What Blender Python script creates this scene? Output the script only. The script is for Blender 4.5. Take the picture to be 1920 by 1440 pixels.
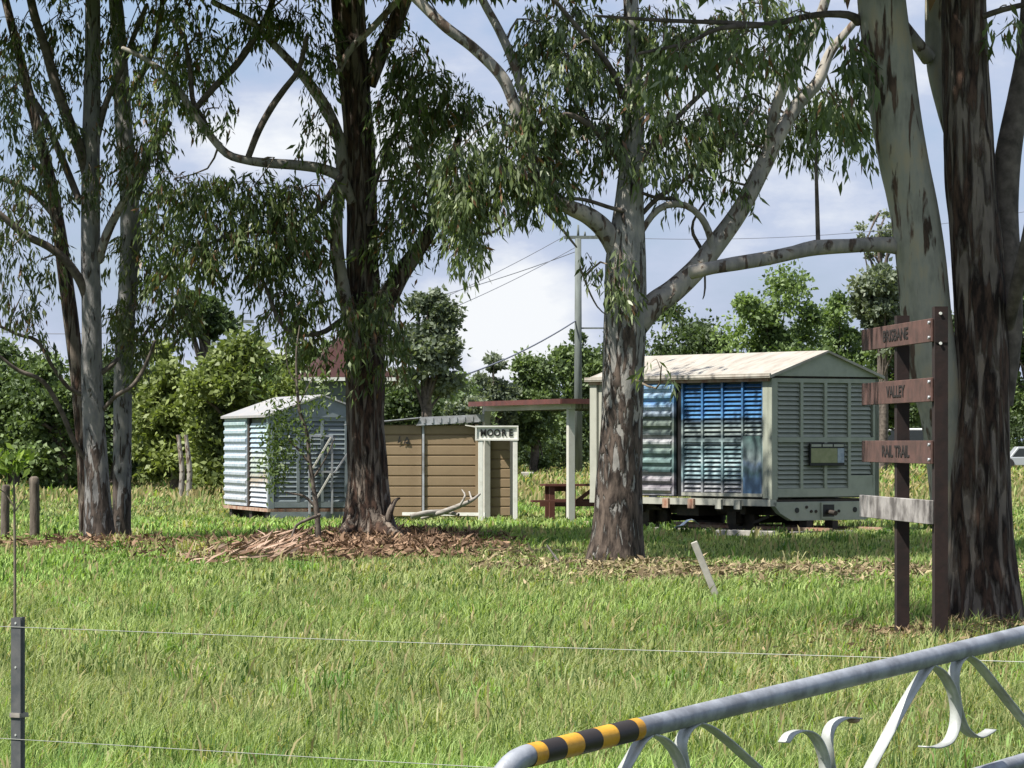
import bpy, bmesh, math, random
import numpy as np
from mathutils import Vector, Matrix
R = math.radians
rng = np.random.default_rng(7)
random.seed(7)
S = bpy.context.scene
COL = S.collection
for o in list(bpy.data.objects): bpy.data.objects.remove(o)

# ---------------------------------------------------------------- camera, sky, sun, exposure
F = 7000.0; EYE = 1.5; HY = 829.0
cam_d = bpy.data.cameras.new('camera'); cam = bpy.data.objects.new('camera', cam_d); COL.objects.link(cam)
cam.location = (0, 0, EYE); cam.rotation_euler = (R(90), 0, 0)
cam_d.sensor_width = 36; cam_d.lens = 36 * F / 1920; cam_d.shift_y = (HY - 720) / 1920
cam_d.clip_start = 0.5; cam_d.clip_end = 6000
S.camera = cam
SUN_DIR = Vector((-0.86, -0.50, 0)).normalized() * math.cos(R(57)) + Vector((0, 0, math.sin(R(57))))
w = bpy.data.worlds.new('World'); S.world = w; w.use_nodes = True
nt = w.node_tree; nt.nodes.clear()
N = nt.nodes.new; L = nt.links.new
out = N('ShaderNodeOutputWorld'); bg = N('ShaderNodeBackground'); bg.inputs['Strength'].default_value = 0.08
sky = N('ShaderNodeTexSky'); sky.sky_type = 'NISHITA'; sky.sun_disc = False
sky.sun_elevation = R(57); sky.sun_rotation = math.atan2(SUN_DIR.x, SUN_DIR.y)
tc = N('ShaderNodeTexCoord')
mp = N('ShaderNodeMapping'); mp.inputs['Scale'].default_value = (1, 1, 2.2); mp.inputs['Location'].default_value = (0.31, 0.1, 0.25)
L(tc.outputs['Generated'], mp.inputs['Vector'])
n1 = N('ShaderNodeTexNoise'); n1.inputs['Scale'].default_value = 9; n1.inputs['Detail'].default_value = 9; n1.inputs['Roughness'].default_value = 0.58
L(mp.outputs[0], n1.inputs['Vector'])
# one bright cumulus low in the sky, a direction in the dome
cd = N('ShaderNodeVectorMath'); cd.operation = 'DISTANCE'
vn = N('ShaderNodeVectorMath'); vn.operation = 'NORMALIZE'; L(tc.outputs['Generated'], vn.inputs[0])
wp = N('ShaderNodeMixRGB'); wp.blend_type = 'ADD'; wp.inputs['Fac'].default_value = 0.03
L(vn.outputs[0], wp.inputs[1]); L(n1.outputs['Color'], wp.inputs[2])
c0 = Vector((30 / F, 1, 250 / F)).normalized() + Vector((0.015, 0.015, 0.015))
cd.inputs[1].default_value = c0; L(wp.outputs[0], cd.inputs[0])
cb = N('ShaderNodeMapRange'); cb.inputs['From Min'].default_value = 0.004; cb.inputs['From Max'].default_value = 0.03
cb.inputs['To Min'].default_value = 0.2; cb.inputs['To Max'].default_value = 0.0; cb.interpolation_type = 'SMOOTHSTEP'
L(cd.outputs['Value'], cb.inputs['Value'])
ad = N('ShaderNodeMath'); ad.operation = 'ADD'; L(n1.outputs['Fac'], ad.inputs[0]); L(cb.outputs[0], ad.inputs[1])
cr = N('ShaderNodeValToRGB'); e = cr.color_ramp.elements
e[0].position = 0.40; e[0].color = (2.1, 2.75, 4.5, 1)
e[1].position = 0.66; e[1].color = (5.9, 6.05, 6.3, 1)
m_ = e.new(0.54); m_.color = (3.5, 3.95, 5.1, 1)
L(ad.outputs[0], cr.inputs['Fac'])
cv = N('ShaderNodeMapRange'); cv.inputs['From Min'].default_value = 0.36; cv.inputs['From Max'].default_value = 0.54
cv.inputs['To Min'].default_value = 0.55; cv.inputs['To Max'].default_value = 0.95
L(ad.outputs[0], cv.inputs['Value'])
mx = N('ShaderNodeMixRGB'); L(cv.outputs[0], mx.inputs['Fac']); L(sky.outputs[0], mx.inputs[1]); L(cr.outputs[0], mx.inputs[2])
L(mx.outputs[0], bg.inputs['Color']); L(bg.outputs[0], out.inputs['Surface'])
sd = bpy.data.lights.new('sun', 'SUN'); sd.energy = 5.0; sd.angle = R(0.55); sd.color = (1.0, 0.955, 0.88)
sun = bpy.data.objects.new('sun', sd); COL.objects.link(sun); sun.location = (-30, -20, 50)
sun.rotation_euler = SUN_DIR.to_track_quat('Z', 'Y').to_euler()
S.view_settings.view_transform = 'Standard'; S.view_settings.look = 'None'
S.view_settings.exposure = 1.0; S.view_settings.gamma = 1; S.view_settings.use_curve_mapping = False
S.render.engine = 'CYCLES'; S.render.resolution_x = 1024; S.render.resolution_y = 768
S.cycles.transparent_max_bounces = 8; S.cycles.max_bounces = 6

# ---------------------------------------------------------------- helpers
def P(px, py, D): return Vector(((px - 960) / F * D, D, EYE - (py - HY) / F * D))
def gauss(x, y, cx, cy, sx, sy): return np.exp(-((x - cx) / sx) ** 2 - ((y - cy) / sy) ** 2)
def ground_z(x, y):
    x = np.asarray(x, float); y = np.asarray(y, float)
    z = 0.16 * gauss(x, y, -2.2, 54, 1.9, 4.5) - 0.20 * gauss(x, y, -5.5, 81, 7, 9)
    z = z + 0.03 * np.sin(x * 0.9 + y * 0.31) * np.sin(y * 0.4 + 1.2) + 0.015 * np.sin(x * 2.3 - y * 0.9)
    return z
_lat = rng.random((256, 256))
def vnoise(x, y, s):
    x = np.asarray(x, float) / s + 100.3; y = np.asarray(y, float) / s + 77.7
    i = np.floor(x).astype(int); j = np.floor(y).astype(int); u = x - i; v = y - j
    u = u * u * (3 - 2 * u); v = v * v * (3 - 2 * v)
    g = lambda a, b: _lat[a % 256, b % 256]
    return (g(i, j) * (1 - u) + g(i + 1, j) * u) * (1 - v) + (g(i, j + 1) * (1 - u) + g(i + 1, j + 1) * u) * v
def tag(o, label=None, cat=None, group=None, kind=None):
    if label: o['label'] = label
    if cat: o['category'] = cat
    if group: o['group'] = group
    if kind: o['kind'] = kind
    return o
def empty(name, loc, rz=0.0, label=None, cat=None, group=None):
    o = bpy.data.objects.new(name, None); COL.objects.link(o)
    o.location = loc; o.rotation_euler = (0, 0, rz); o.empty_display_size = 0.3
    return tag(o, label, cat, group)
def link(name, me, mat=None, parent=None, loc=(0, 0, 0)):
    o = bpy.data.objects.new(name, me); COL.objects.link(o)
    if mat is not None and len(me.materials) == 0: me.materials.append(mat)
    o.parent = parent; o.location = loc
    return o
def np_mesh(name, V, faces, col=None, smooth=False):
    """V (n,3), faces (m,k) array"""
    me = bpy.data.meshes.new(name); V = np.asarray(V, np.float32); faces = np.asarray(faces, np.int32)
    m, k = faces.shape
    me.vertices.add(len(V)); me.vertices.foreach_set('co', V.ravel())
    me.loops.add(m * k); me.loops.foreach_set('vertex_index', faces.ravel())
    me.polygons.add(m); me.polygons.foreach_set('loop_start', np.arange(m, dtype=np.int32) * k)
    if smooth: me.polygons.foreach_set('use_smooth', np.ones(m, bool))
    me.update(calc_edges=True)
    if col is not None:
        a = me.color_attributes.new('Col', 'FLOAT_COLOR', 'POINT')
        c = np.ones((len(V), 4), np.float32); c[:, :3] = col; a.data.foreach_set('color', c.ravel())
    return me
class MB:
    """collects boxes / tubes / polygons, builds ONE mesh"""
    def __init__(s): s.bm = bmesh.new()
    def box(s, x0, x1, y0, y1, z0, z1, mi=0):
        v = [s.bm.verts.new(c) for c in ((x0,y0,z0),(x1,y0,z0),(x1,y1,z0),(x0,y1,z0),(x0,y0,z1),(x1,y0,z1),(x1,y1,z1),(x0,y1,z1))]
        for f in ((3,2,1,0),(4,5,6,7),(0,1,5,4),(1,2,6,5),(2,3,7,6),(3,0,4,7)):
            q = s.bm.faces.new([v[i] for i in f]); q.material_index = mi
        return s
    def bar(s, a, b, wd, th, up=(0, 0, 1)):
        a = Vector(a); b = Vector(b); d = (b - a).normalized(); up = Vector(up)
        if abs(d.dot(up)) > 0.98: up = Vector((0, 1, 0))
        r = d.cross(up).normalized(); u = r.cross(d).normalized()
        v = []
        for p in (a, b):
            for i, j in ((-1,-1),(1,-1),(1,1),(-1,1)): v.append(s.bm.verts.new(p + r * wd / 2 * i + u * th / 2 * j))
        for f in ((0,1,2,3),(7,6,5,4),(0,4,5,1),(1,5,6,2),(2,6,7,3),(3,7,4,0)): s.bm.faces.new([v[i] for i in f])
        return s
    def prism(s, pts, a, b, ax='y'):
        """pts = outline (2-D) extruded from a to b along ax"""
        def mk(p, t): return (p[0], t, p[1]) if ax == 'y' else ((t, p[0], p[1]) if ax == 'x' else (p[0], p[1], t))
        A = [s.bm.verts.new(mk(p, a)) for p in pts]; B = [s.bm.verts.new(mk(p, b)) for p in pts]
        s.bm.faces.new(A); s.bm.faces.new(B[::-1]); n = len(pts)
        for i in range(n): s.bm.faces.new((A[i], B[i], B[(i + 1) % n], A[(i + 1) % n]))
        return s
    def cyl(s, a, b, r0, r1=None, seg=12):
        a = Vector(a); b = Vector(b); r1 = r0 if r1 is None else r1
        d = (b - a).normalized(); t = Vector((0, 0, 1)) if abs(d.z) < 0.9 else Vector((1, 0, 0))
        r = d.cross(t).normalized(); u = r.cross(d)
        A = []; B = []
        for i in range(seg):
            c, q = math.cos(i * 2 * math.pi / seg), math.sin(i * 2 * math.pi / seg)
            A.append(s.bm.verts.new(a + (r * c + u * q) * r0)); B.append(s.bm.verts.new(b + (r * c + u * q) * r1))
        s.bm.faces.new(A); s.bm.faces.new(B[::-1])
        for i in range(seg):
            f = s.bm.faces.new((A[i], B[i], B[(i + 1) % seg], A[(i + 1) % seg])); f.smooth = True
        return s
    def build(s, name, mat, parent=None, loc=(0, 0, 0), bevel=0):
        bmesh.ops.recalc_face_normals(s.bm, faces=s.bm.faces)
        if bevel:
            bmesh.ops.bevel(s.bm, geom=list(s.bm.edges), offset=bevel, segments=1, affect='EDGES', clamp_overlap=True)
        me = bpy.data.meshes.new(name); s.bm.to_mesh(me); s.bm.free()
        for m in (mat if isinstance(mat, (list, tuple)) else [mat]): me.materials.append(m)
        return link(name, me, None, parent, loc)

# tubes along smooth polylines, in world metres
def smooth_path(pts, rad, step):
    pts = np.array(pts, float); rad = np.array(rad, float); n = len(pts)
    if n == 2: pts = np.array([pts[0], (pts[0] + pts[1]) / 2, pts[1]]); rad = np.array([rad[0], (rad[0] + rad[1]) / 2, rad[1]]); n = 3
    ext = np.vstack([2 * pts[0] - pts[1], pts, 2 * pts[-1] - pts[-2]])
    OP = []; OR = []
    for i in range(n - 1):
        p0, p1, p2, p3 = ext[i:i + 4]; k = max(2, int(np.linalg.norm(p2 - p1) / step))
        t = (np.arange(k) / k)[:, None]
        OP.append(0.5 * ((2 * p1) + (-p0 + p2) * t + (2 * p0 - 5 * p1 + 4 * p2 - p3) * t ** 2 + (-p0 + 3 * p1 - 3 * p2 + p3) * t ** 3))
        OR.append(rad[i] + (rad[i + 1] - rad[i]) * t[:, 0])
    OP.append(pts[-1:]); OR.append(rad[-1:])
    return np.vstack(OP), np.concatenate(OR)
def tube(pts, rad, seg=10, step=0.1, rough=0.0, seed=0, cap=True):
    C, r = smooth_path(pts, rad, step); n = len(C)
    T = np.gradient(C, axis=0); T /= np.linalg.norm(T, axis=1)[:, None] + 1e-9
    ref = np.array([0.13, 1.0, 0.2]) if abs(T[0][1]) < 0.8 else np.array([1.0, 0, 0.1])
    U = np.zeros_like(C); u = ref - T[0] * ref.dot(T[0]); u /= np.linalg.norm(u)
    for i in range(n):
        u = u - T[i] * u.dot(T[i]); u /= np.linalg.norm(u); U[i] = u
    W = np.cross(T, U)
    th = np.arange(seg) * 2 * math.pi / seg
    rr = np.repeat(r[:, None], seg, 1)
    if rough > 0:
        arc = np.cumsum(np.r_[0, np.linalg.norm(np.diff(C, axis=0), axis=1)])
        A, TH = np.meshgrid(arc, th, indexing='ij')
        # closed in theta: sample noise on the circle
        cx = np.cos(TH); sy = np.sin(TH)
        h = vnoise(cx * 1.7 + seed * 3.1 + A * 0.25, sy * 1.7 + A * 0.8, 0.9) - 0.5
        h2 = vnoise(cx * 6 + seed + A * .3, sy * 6 + A * 1.2 + 9, 0.8) - 0.5
        h3 = np.abs(vnoise(cx * 11 + seed + A * .3, sy * 11 + A * 2.0 + 9, 0.7) - 0.5)
        rr = rr * (1 + rough * (0.9 * h + 0.55 * h2 + 0.5 * h3))
    V = C[:, None, :] + (U[:, None, :] * np.cos(th)[None, :, None] + W[:, None, :] * np.sin(th)[None, :, None]) * rr[:, :, None]
    V = V.reshape(-1, 3)
    i = np.arange(n - 1)[:, None] * seg; j = np.arange(seg)[None, :]; j2 = (j + 1) % seg
    Fq = np.stack([i + j, i + j2, i + seg + j2, i + seg + j], -1).reshape(-1, 4)
    if cap:
        V = np.vstack([V, C[:1], C[-1:]]); a = n * seg; b = a + 1
        c1 = np.stack([np.full(seg, a), np.roll(np.arange(seg), -1), np.arange(seg), np.arange(seg)], -1)
        # triangles stored as tiny quads would be degenerate: pull end rings in instead
        V = V[:-2]
    return V, Fq
def merge(lst):
    V = []; Fs = []; o = 0
    for v, f in lst: V.append(v); Fs.append(f + o); o += len(v)
    return np.vstack(V), np.vstack(Fs)
def closed(pts, rad):
    """end a tube bluntly: repeat last point with ~0 radius"""
    p = list(map(list, pts)); q = list(rad)
    d = np.array(p[-1]) - np.array(p[-2]); d = d / np.linalg.norm(d) * 0.004
    p.append(list(np.array(p[-1]) + d)); q.append(0.0005)
    return p, q

# ---------------------------------------------------------------- materials
def mat(name, col, rough=0.7, metal=0.0, var=0.0, scale=5.0, col2=None, bump=0.0, stretch=(1, 1, 1), spec=0.4, lo=0.35, hi=0.65, detail=6):
    m = bpy.data.materials.new(name); m.use_nodes = True; t = m.node_tree; b = t.nodes['Principled BSDF']
    b.inputs['Roughness'].default_value = rough; b.inputs['Metallic'].default_value = metal
    b.inputs['Specular IOR Level'].default_value = spec
    b.inputs['Base Color'].default_value = (*col, 1)
    if col2 is not None or bump:
        tcn = t.nodes.new('ShaderNodeTexCoord'); mpn = t.nodes.new('ShaderNodeMapping'); mpn.inputs['Scale'].default_value = stretch
        t.links.new(tcn.outputs['Object'], mpn.inputs['Vector'])
        n = t.nodes.new('ShaderNodeTexNoise'); n.inputs['Scale'].default_value = scale; n.inputs['Detail'].default_value = detail
        n.inputs['Roughness'].default_value = 0.6
        t.links.new(mpn.outputs[0], n.inputs['Vector'])
        if col2 is not None:
            r = t.nodes.new('ShaderNodeValToRGB'); r.color_ramp.elements[0].position = lo; r.color_ramp.elements[1].position = hi
            r.color_ramp.elements[0].color = (*col, 1); r.color_ramp.elements[1].color = (*col2, 1)
            t.links.new(n.outputs['Fac'], r.inputs['Fac']); t.links.new(r.outputs[0], b.inputs['Base Color'])
        if bump:
            bp = t.nodes.new('ShaderNodeBump'); bp.inputs['Strength'].default_value = bump; bp.inputs['Distance'].default_value = 0.02
            t.links.new(n.outputs['Fac'], bp.inputs['Height']); t.links.new(bp.outputs[0], b.inputs['Normal'])
    return m
def leaf_mat(name, rough=0.5, trans=0.3, tint=(1, 1, 1), spec=0.35):
    m = bpy.data.materials.new(name); m.use_nodes = True; t = m.node_tree; b = t.nodes['Principled BSDF']
    a = t.nodes.new('ShaderNodeAttribute'); a.attribute_name = 'Col'
    t.links.new(a.outputs['Color'], b.inputs['Base Color']); b.inputs['Roughness'].default_value = rough
    b.inputs['Specular IOR Level'].default_value = spec
    tr = t.nodes.new('ShaderNodeBsdfTranslucent'); g = t.nodes.new('ShaderNodeMixRGB'); g.blend_type = 'MULTIPLY'
    g.inputs['Fac'].default_value = 1; g.inputs[2].default_value = (1.25 * tint[0], 1.35 * tint[1], 0.6 * tint[2], 1)
    t.links.new(a.outputs['Color'], g.inputs[1]); t.links.new(g.outputs[0], tr.inputs['Color'])
    mxs = t.nodes.new('ShaderNodeMixShader'); mxs.inputs[0].default_value = trans
    o = t.nodes['Material Output']
    t.links.new(b.outputs[0], mxs.inputs[1]); t.links.new(tr.outputs[0], mxs.inputs[2]); t.links.new(mxs.outputs[0], o.inputs['Surface'])
    return m
def bark_mat(name, pale=(0.30, 0.28, 0.25), pale2=(0.42, 0.36, 0.28), dark=(0.055, 0.035, 0.026), mid=(0.16, 0.09, 0.055), cover=0.5, height=None, bump=0.5, patch=(4, 4, 0.9), soft=0.03, grad=0.28):
    """smooth gum bark with peeling strips; 'height' = z up to which old rough bark stays on (metres, object space)"""
    m = bpy.data.materials.new(name); m.use_nodes = True; t = m.node_tree; b = t.nodes['Principled BSDF']; nn = t.nodes.new; l = t.links.new
    b.inputs['Roughness'].default_value = 0.85; b.inputs['Specular IOR Level'].default_value = 0.2
    c = nn('ShaderNodeTexCoord')
    m1 = nn('ShaderNodeMapping'); m1.inputs['Scale'].default_value = patch; l(c.outputs['Object'], m1.inputs['Vector'])
    a = nn('ShaderNodeTexNoise'); a.inputs['Scale'].default_value = 1.6; a.inputs['Detail'].default_value = 5; a.inputs['Distortion'].default_value = 0.7; l(m1.outputs[0], a.inputs['Vector'])
    m2 = nn('ShaderNodeMapping'); m2.inputs['Scale'].default_value = (6.5, 6.5, 1.7); l(c.outputs['Object'], m2.inputs['Vector'])
    f = nn('ShaderNodeTexNoise'); f.inputs['Scale'].default_value = 2.2; f.inputs['Detail'].default_value = 8; f.inputs['Roughness'].default_value = 0.62; l(m2.outputs[0], f.inputs['Vector'])
    # pale smooth colour
    rp = nn('ShaderNodeValToRGB'); rp.color_ramp.elements[0].position = 0.35; rp.color_ramp.elements[1].position = 0.66
    rp.color_ramp.elements[0].color = (*[x * 0.62 for x in pale], 1); rp.color_ramp.elements[1].color = (*pale2, 1)
    k = rp.color_ramp.elements.new(0.5); k.color = (*pale, 1)
    ad1 = nn('ShaderNodeMath'); ad1.operation = 'MULTIPLY_ADD'; ad1.inputs[1].default_value = 0.5
    l(f.outputs['Fac'], ad1.inputs[0]); a2 = nn('ShaderNodeTexNoise'); a2.inputs['Scale'].default_value = 3.1; a2.inputs['Detail'].default_value = 3
    l(c.outputs['Object'], a2.inputs['Vector']); hf = nn('ShaderNodeMath'); hf.operation = 'MULTIPLY'; hf.inputs[1].default_value = 0.5
    l(a2.outputs['Fac'], hf.inputs[0]); l(hf.outputs[0], ad1.inputs[2]); l(ad1.outputs[0], rp.inputs['Fac'])
    # rough bark colour
    rd = nn('ShaderNodeValToRGB'); rd.color_ramp.elements[0].position = 0.43; rd.color_ramp.elements[1].position = 0.62
    rd.color_ramp.elements[0].color = (*dark, 1); rd.color_ramp.elements[1].color = (*mid, 1); l(f.outputs['Fac'], rd.inputs['Fac'])
    # mask
    mk = nn('ShaderNodeMath'); mk.operation = 'MULTIPLY_ADD'; mk.inputs[1].default_value = 0.3; l(f.outputs['Fac'], mk.inputs[0]); l(a.outputs['Fac'], mk.inputs[2])
    last = mk.outputs[0]
    if height is not None:
        sp = nn('ShaderNodeSeparateXYZ'); l(c.outputs['Object'], sp.inputs[0])
        mr = nn('ShaderNodeMapRange'); mr.inputs['From Min'].default_value = 0.0; mr.inputs['From Max'].default_value = height
        mr.inputs['To Min'].default_value = grad; mr.inputs['To Max'].default_value = -0.12; l(sp.outputs['Z'], mr.inputs['Value'])
        s2 = nn('ShaderNodeMath'); s2.operation = 'ADD'; l(last, s2.inputs[0]); l(mr.outputs[0], s2.inputs[1]); last = s2.outputs[0]
    rm = nn('ShaderNodeMapRange'); th = 0.65 + (0.5 - cover) * 0.35
    rm.inputs['From Min'].default_value = th - soft; rm.inputs['From Max'].default_value = th + soft; l(last, rm.inputs['Value'])
    mxc = nn('ShaderNodeMixRGB'); l(rm.outputs[0], mxc.inputs['Fac']); l(rp.outputs[0], mxc.inputs[1]); l(rd.outputs[0], mxc.inputs[2])
    l(mxc.outputs[0], b.inputs['Base Color'])
    hm = nn('ShaderNodeMath'); hm.operation = 'MULTIPLY_ADD'; hm.inputs[1].default_value = 0.8; l(f.outputs['Fac'], hm.inputs[0]); l(rm.outputs[0], hm.inputs[2])
    bp = nn('ShaderNodeBump'); bp.inputs['Strength'].default_value = bump; bp.inputs['Distance'].default_value = 0.03
    l(hm.outputs[0], bp.inputs['Height']); l(bp.outputs[0], b.inputs['Normal'])
    return m
M = {}
M['leaf'] = leaf_mat('gum_leaf', 0.42, 0.36, spec=0.4)
M['bgleaf'] = leaf_mat('tree_leaf', 0.55, 0.3)
M['grass'] = leaf_mat('grass_blade', 0.6, 0.4, (0.95, 0.95, 0.8), spec=0.2)
M['litter'] = leaf_mat('leaf_litter', 0.85, 0.05, spec=0.1)
M['bark_mid'] = bark_mat('gum_bark_mottled', (0.25, 0.24, 0.22), (0.36, 0.33, 0.28), dark=(0.028, 0.021, 0.017), mid=(0.115, 0.088, 0.07), cover=0.54, height=3.6, bump=1.0, patch=(9, 9, 2.2), soft=0.035, grad=0.15)
M['bark_pale'] = bark_mat('gum_bark_smooth', (0.28, 0.27, 0.22), (0.36, 0.30, 0.20), dark=(.04, .028, .02), mid=(0.11, 0.07, 0.05), cover=0.24, patch=(7, 7, 0.9), bump=0.3)
M['bark_dark'] = bark_mat('gum_bark_rough', (0.17, 0.14, 0.115), (0.22, 0.17, 0.125), dark=(0.014, 0.009, 0.007), mid=(0.08, 0.048, 0.034), cover=0.57, patch=(8, 8, 1.0), bump=1.0, soft=0.05)
M['bark_grey'] = bark_mat('gum_bark_grey', (0.19, 0.185, 0.18), (0.28, 0.26, 0.23), dark=(0.03, 0.024, 0.02), mid=(0.10, 0.078, 0.065), cover=0.50, height=2.0, patch=(9, 9, 2.0), bump=.8, grad=0.14)
M['limb'] = bark_mat('gum_limb_bark', (0.27, 0.25, 0.22), (0.40, 0.35, 0.28), dark=(0.06, 0.045, 0.035), mid=(0.14, 0.10, 0.075), cover=0.30, patch=(6, 6, 3), bump=0.3)
M['limb_dark'] = mat('dark_branch', (0.05, 0.04, 0.032), 0.9, col2=(0.14, 0.115, 0.095), scale=9)
M['twig'] = mat('twig_bark', (0.09, 0.07, 0.05), 0.9, col2=(0.18, 0.15, 0.11), scale=12)
M['deadwood'] = mat('grey_dead_wood', (0.32, 0.30, 0.27), 0.9, col2=(0.16, 0.14, 0.12), scale=8, stretch=(1, 1, 4))
M['cream'] = mat('cream_paint', (0.34, 0.34, 0.29), 0.55, col2=(0.27, 0.27, 0.23), scale=3.5, lo=0.45, hi=0.8, bump=0.08)
M['sage'] = mat('sage_grey_paint', (0.30, 0.315, 0.255), 0.5, col2=(0.215, 0.23, 0.185), scale=4, lo=0.45, hi=0.8, bump=0.05)
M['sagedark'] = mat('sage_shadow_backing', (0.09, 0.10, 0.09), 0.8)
M['dark'] = mat('black_underframe', (0.02, 0.018, 0.016), 0.8, col2=(0.05, 0.035, 0.025), scale=10)
M['roofcream'] = mat('wagon_roof_paint', (0.34, 0.32, 0.275), 0.6, col2=(0.23, 0.195, 0.16), scale=3.2, stretch=(1, 2.2, 1), lo=0.40, hi=0.72, bump=0.15)
M['rust'] = mat('rust_streaked_metal', (0.23, 0.10, 0.06), 0.8, col2=(0.40, 0.31, 0.23), scale=6)
M['tan'] = mat('tan_cladding', (0.26, 0.19, 0.115), 0.5, col2=(0.21, 0.15, 0.09), scale=3, lo=0.4, hi=0.75)
M['zinc'] = mat('weathered_zinc', (0.40, 0.42, 0.45), 0.5, metal=0.2, col2=(0.22, 0.22, 0.22), scale=4)
M['white'] = mat('white_paint', (0.66, 0.66, 0.61), 0.5, col2=(0.50, 0.49, 0.43), scale=7, lo=0.5, hi=0.8)
M['offwhite'] = mat('off_white_post_paint', (0.47, 0.46, 0.41), 0.55, col2=(0.38, 0.36, 0.31), scale=5, lo=0.5, hi=0.8)
M['black'] = mat('black_letter_paint', (0.015, 0.015, 0.015), 0.5)
M['maroon'] = mat('maroon_roof_metal', (0.11, 0.035, 0.027), 0.6, col2=(0.07, 0.025, 0.02), scale=5)
M['brownwood'] = mat('red_brown_stained_timber', (0.09, 0.032, 0.02), 0.65, col2=(0.08, 0.025, 0.015), scale=8, stretch=(1, 1, 3))
M['corten'] = mat('rusted_steel_plate', (0.105, 0.053, 0.043), 0.9, col2=(0.058, 0.032, 0.026), scale=7, bump=0.3)
M['corten_dark'] = mat('dark_rusted_steel_post', (0.022, 0.010, 0.008), 0.85, col2=(0.011, 0.006, 0.005), scale=9, bump=0.2)
M['cutout'] = mat('cut_letter_shadow', (0.012, 0.008, 0.007), 0.9)
M['greytimber'] = mat('weathered_grey_timber', (0.30, 0.28, 0.265), 0.9, col2=(0.085, 0.075, 0.07), scale=5, stretch=(1, 6, 1), bump=0.5, lo=0.4, hi=0.62)
M['fencepost'] = mat('old_timber_post', (0.15, 0.125, 0.10), 0.9, col2=(0.06, 0.045, 0.035), scale=7, stretch=(3, 3, 0.6), bump=0.5)
M['galv'] = mat('galvanised_pipe', (0.33, 0.35, 0.38), 0.55, metal=0.4, col2=(0.19, 0.20, 0.22), scale=14, bump=0.15, lo=.4, hi=.62, detail=12)
M['galvflat'] = mat('galvanised_flat_bar', (0.46, 0.48, 0.45), 0.5, metal=0.2, col2=(0.27, 0.28, 0.26), scale=11, lo=.4, hi=.7, detail=10)
M['yellow'] = mat('yellow_tape', (0.56, 0.29, 0.02), 0.5, col2=(0.36, 0.17, 0.015), scale=16, lo=.45, hi=.75, detail=10, bump=.2)
M['blacktape'] = mat('black_tape', (0.022, 0.016, 0.012), 0.5)
M['wire'] = mat('fence_wire', (0.27, 0.28, 0.25), 0.45, metal=0.4)
M['picket'] = mat('dark_steel_picket', (0.05, 0.055, 0.06), 0.6, col2=(0.09, 0.09, 0.09), scale=20)
M['pole'] = mat('weathered_power_pole', (0.13, 0.15, 0.14), 0.85, col2=(0.08, 0.09, 0.085), scale=2, stretch=(3, 3, .5))
M['cable'] = mat('overhead_cable', (0.13, 0.14, 0.18), 0.6)
M['glass'] = mat('dark_window_glass', (0.03, 0.035, 0.04), 0.1)
M['rubber'] = mat('tyre_rubber', (0.02, 0.02, 0.02), 0.8)
M['carwhite'] = mat('white_vehicle_paint', (0.75, 0.76, 0.77), 0.3)
M['carsilver'] = mat('silver_vehicle_paint', (0.45, 0.47, 0.49), 0.3, metal=0.4)
M['greywall'] = mat('grey_weatherboard', (0.10, 0.115, 0.11), 0.7)
M['panelgreen'] = mat('olive_info_print', (0.20, 0.21, 0.10), 0.4, col2=(0.27, 0.27, 0.15), scale=9)
M['panelblue'] = mat('pale_map_print', (0.34, 0.38, 0.42), 0.4, col2=(0.22, 0.26, 0.33), scale=14)
M['w2grey'] = mat('blue_grey_paint', (0.19, 0.225, 0.235), 0.55, col2=(0.14, 0.17, 0.18), scale=4)
M['plastic'] = mat('pale_plastic_sheet', (0.50, 0.56, 0.60), 0.5)
M['concrete'] = mat('pale_concrete', (0.42, 0.40, 0.35), 0.9, col2=(0.30, 0.28, 0.25), scale=9)

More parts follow.
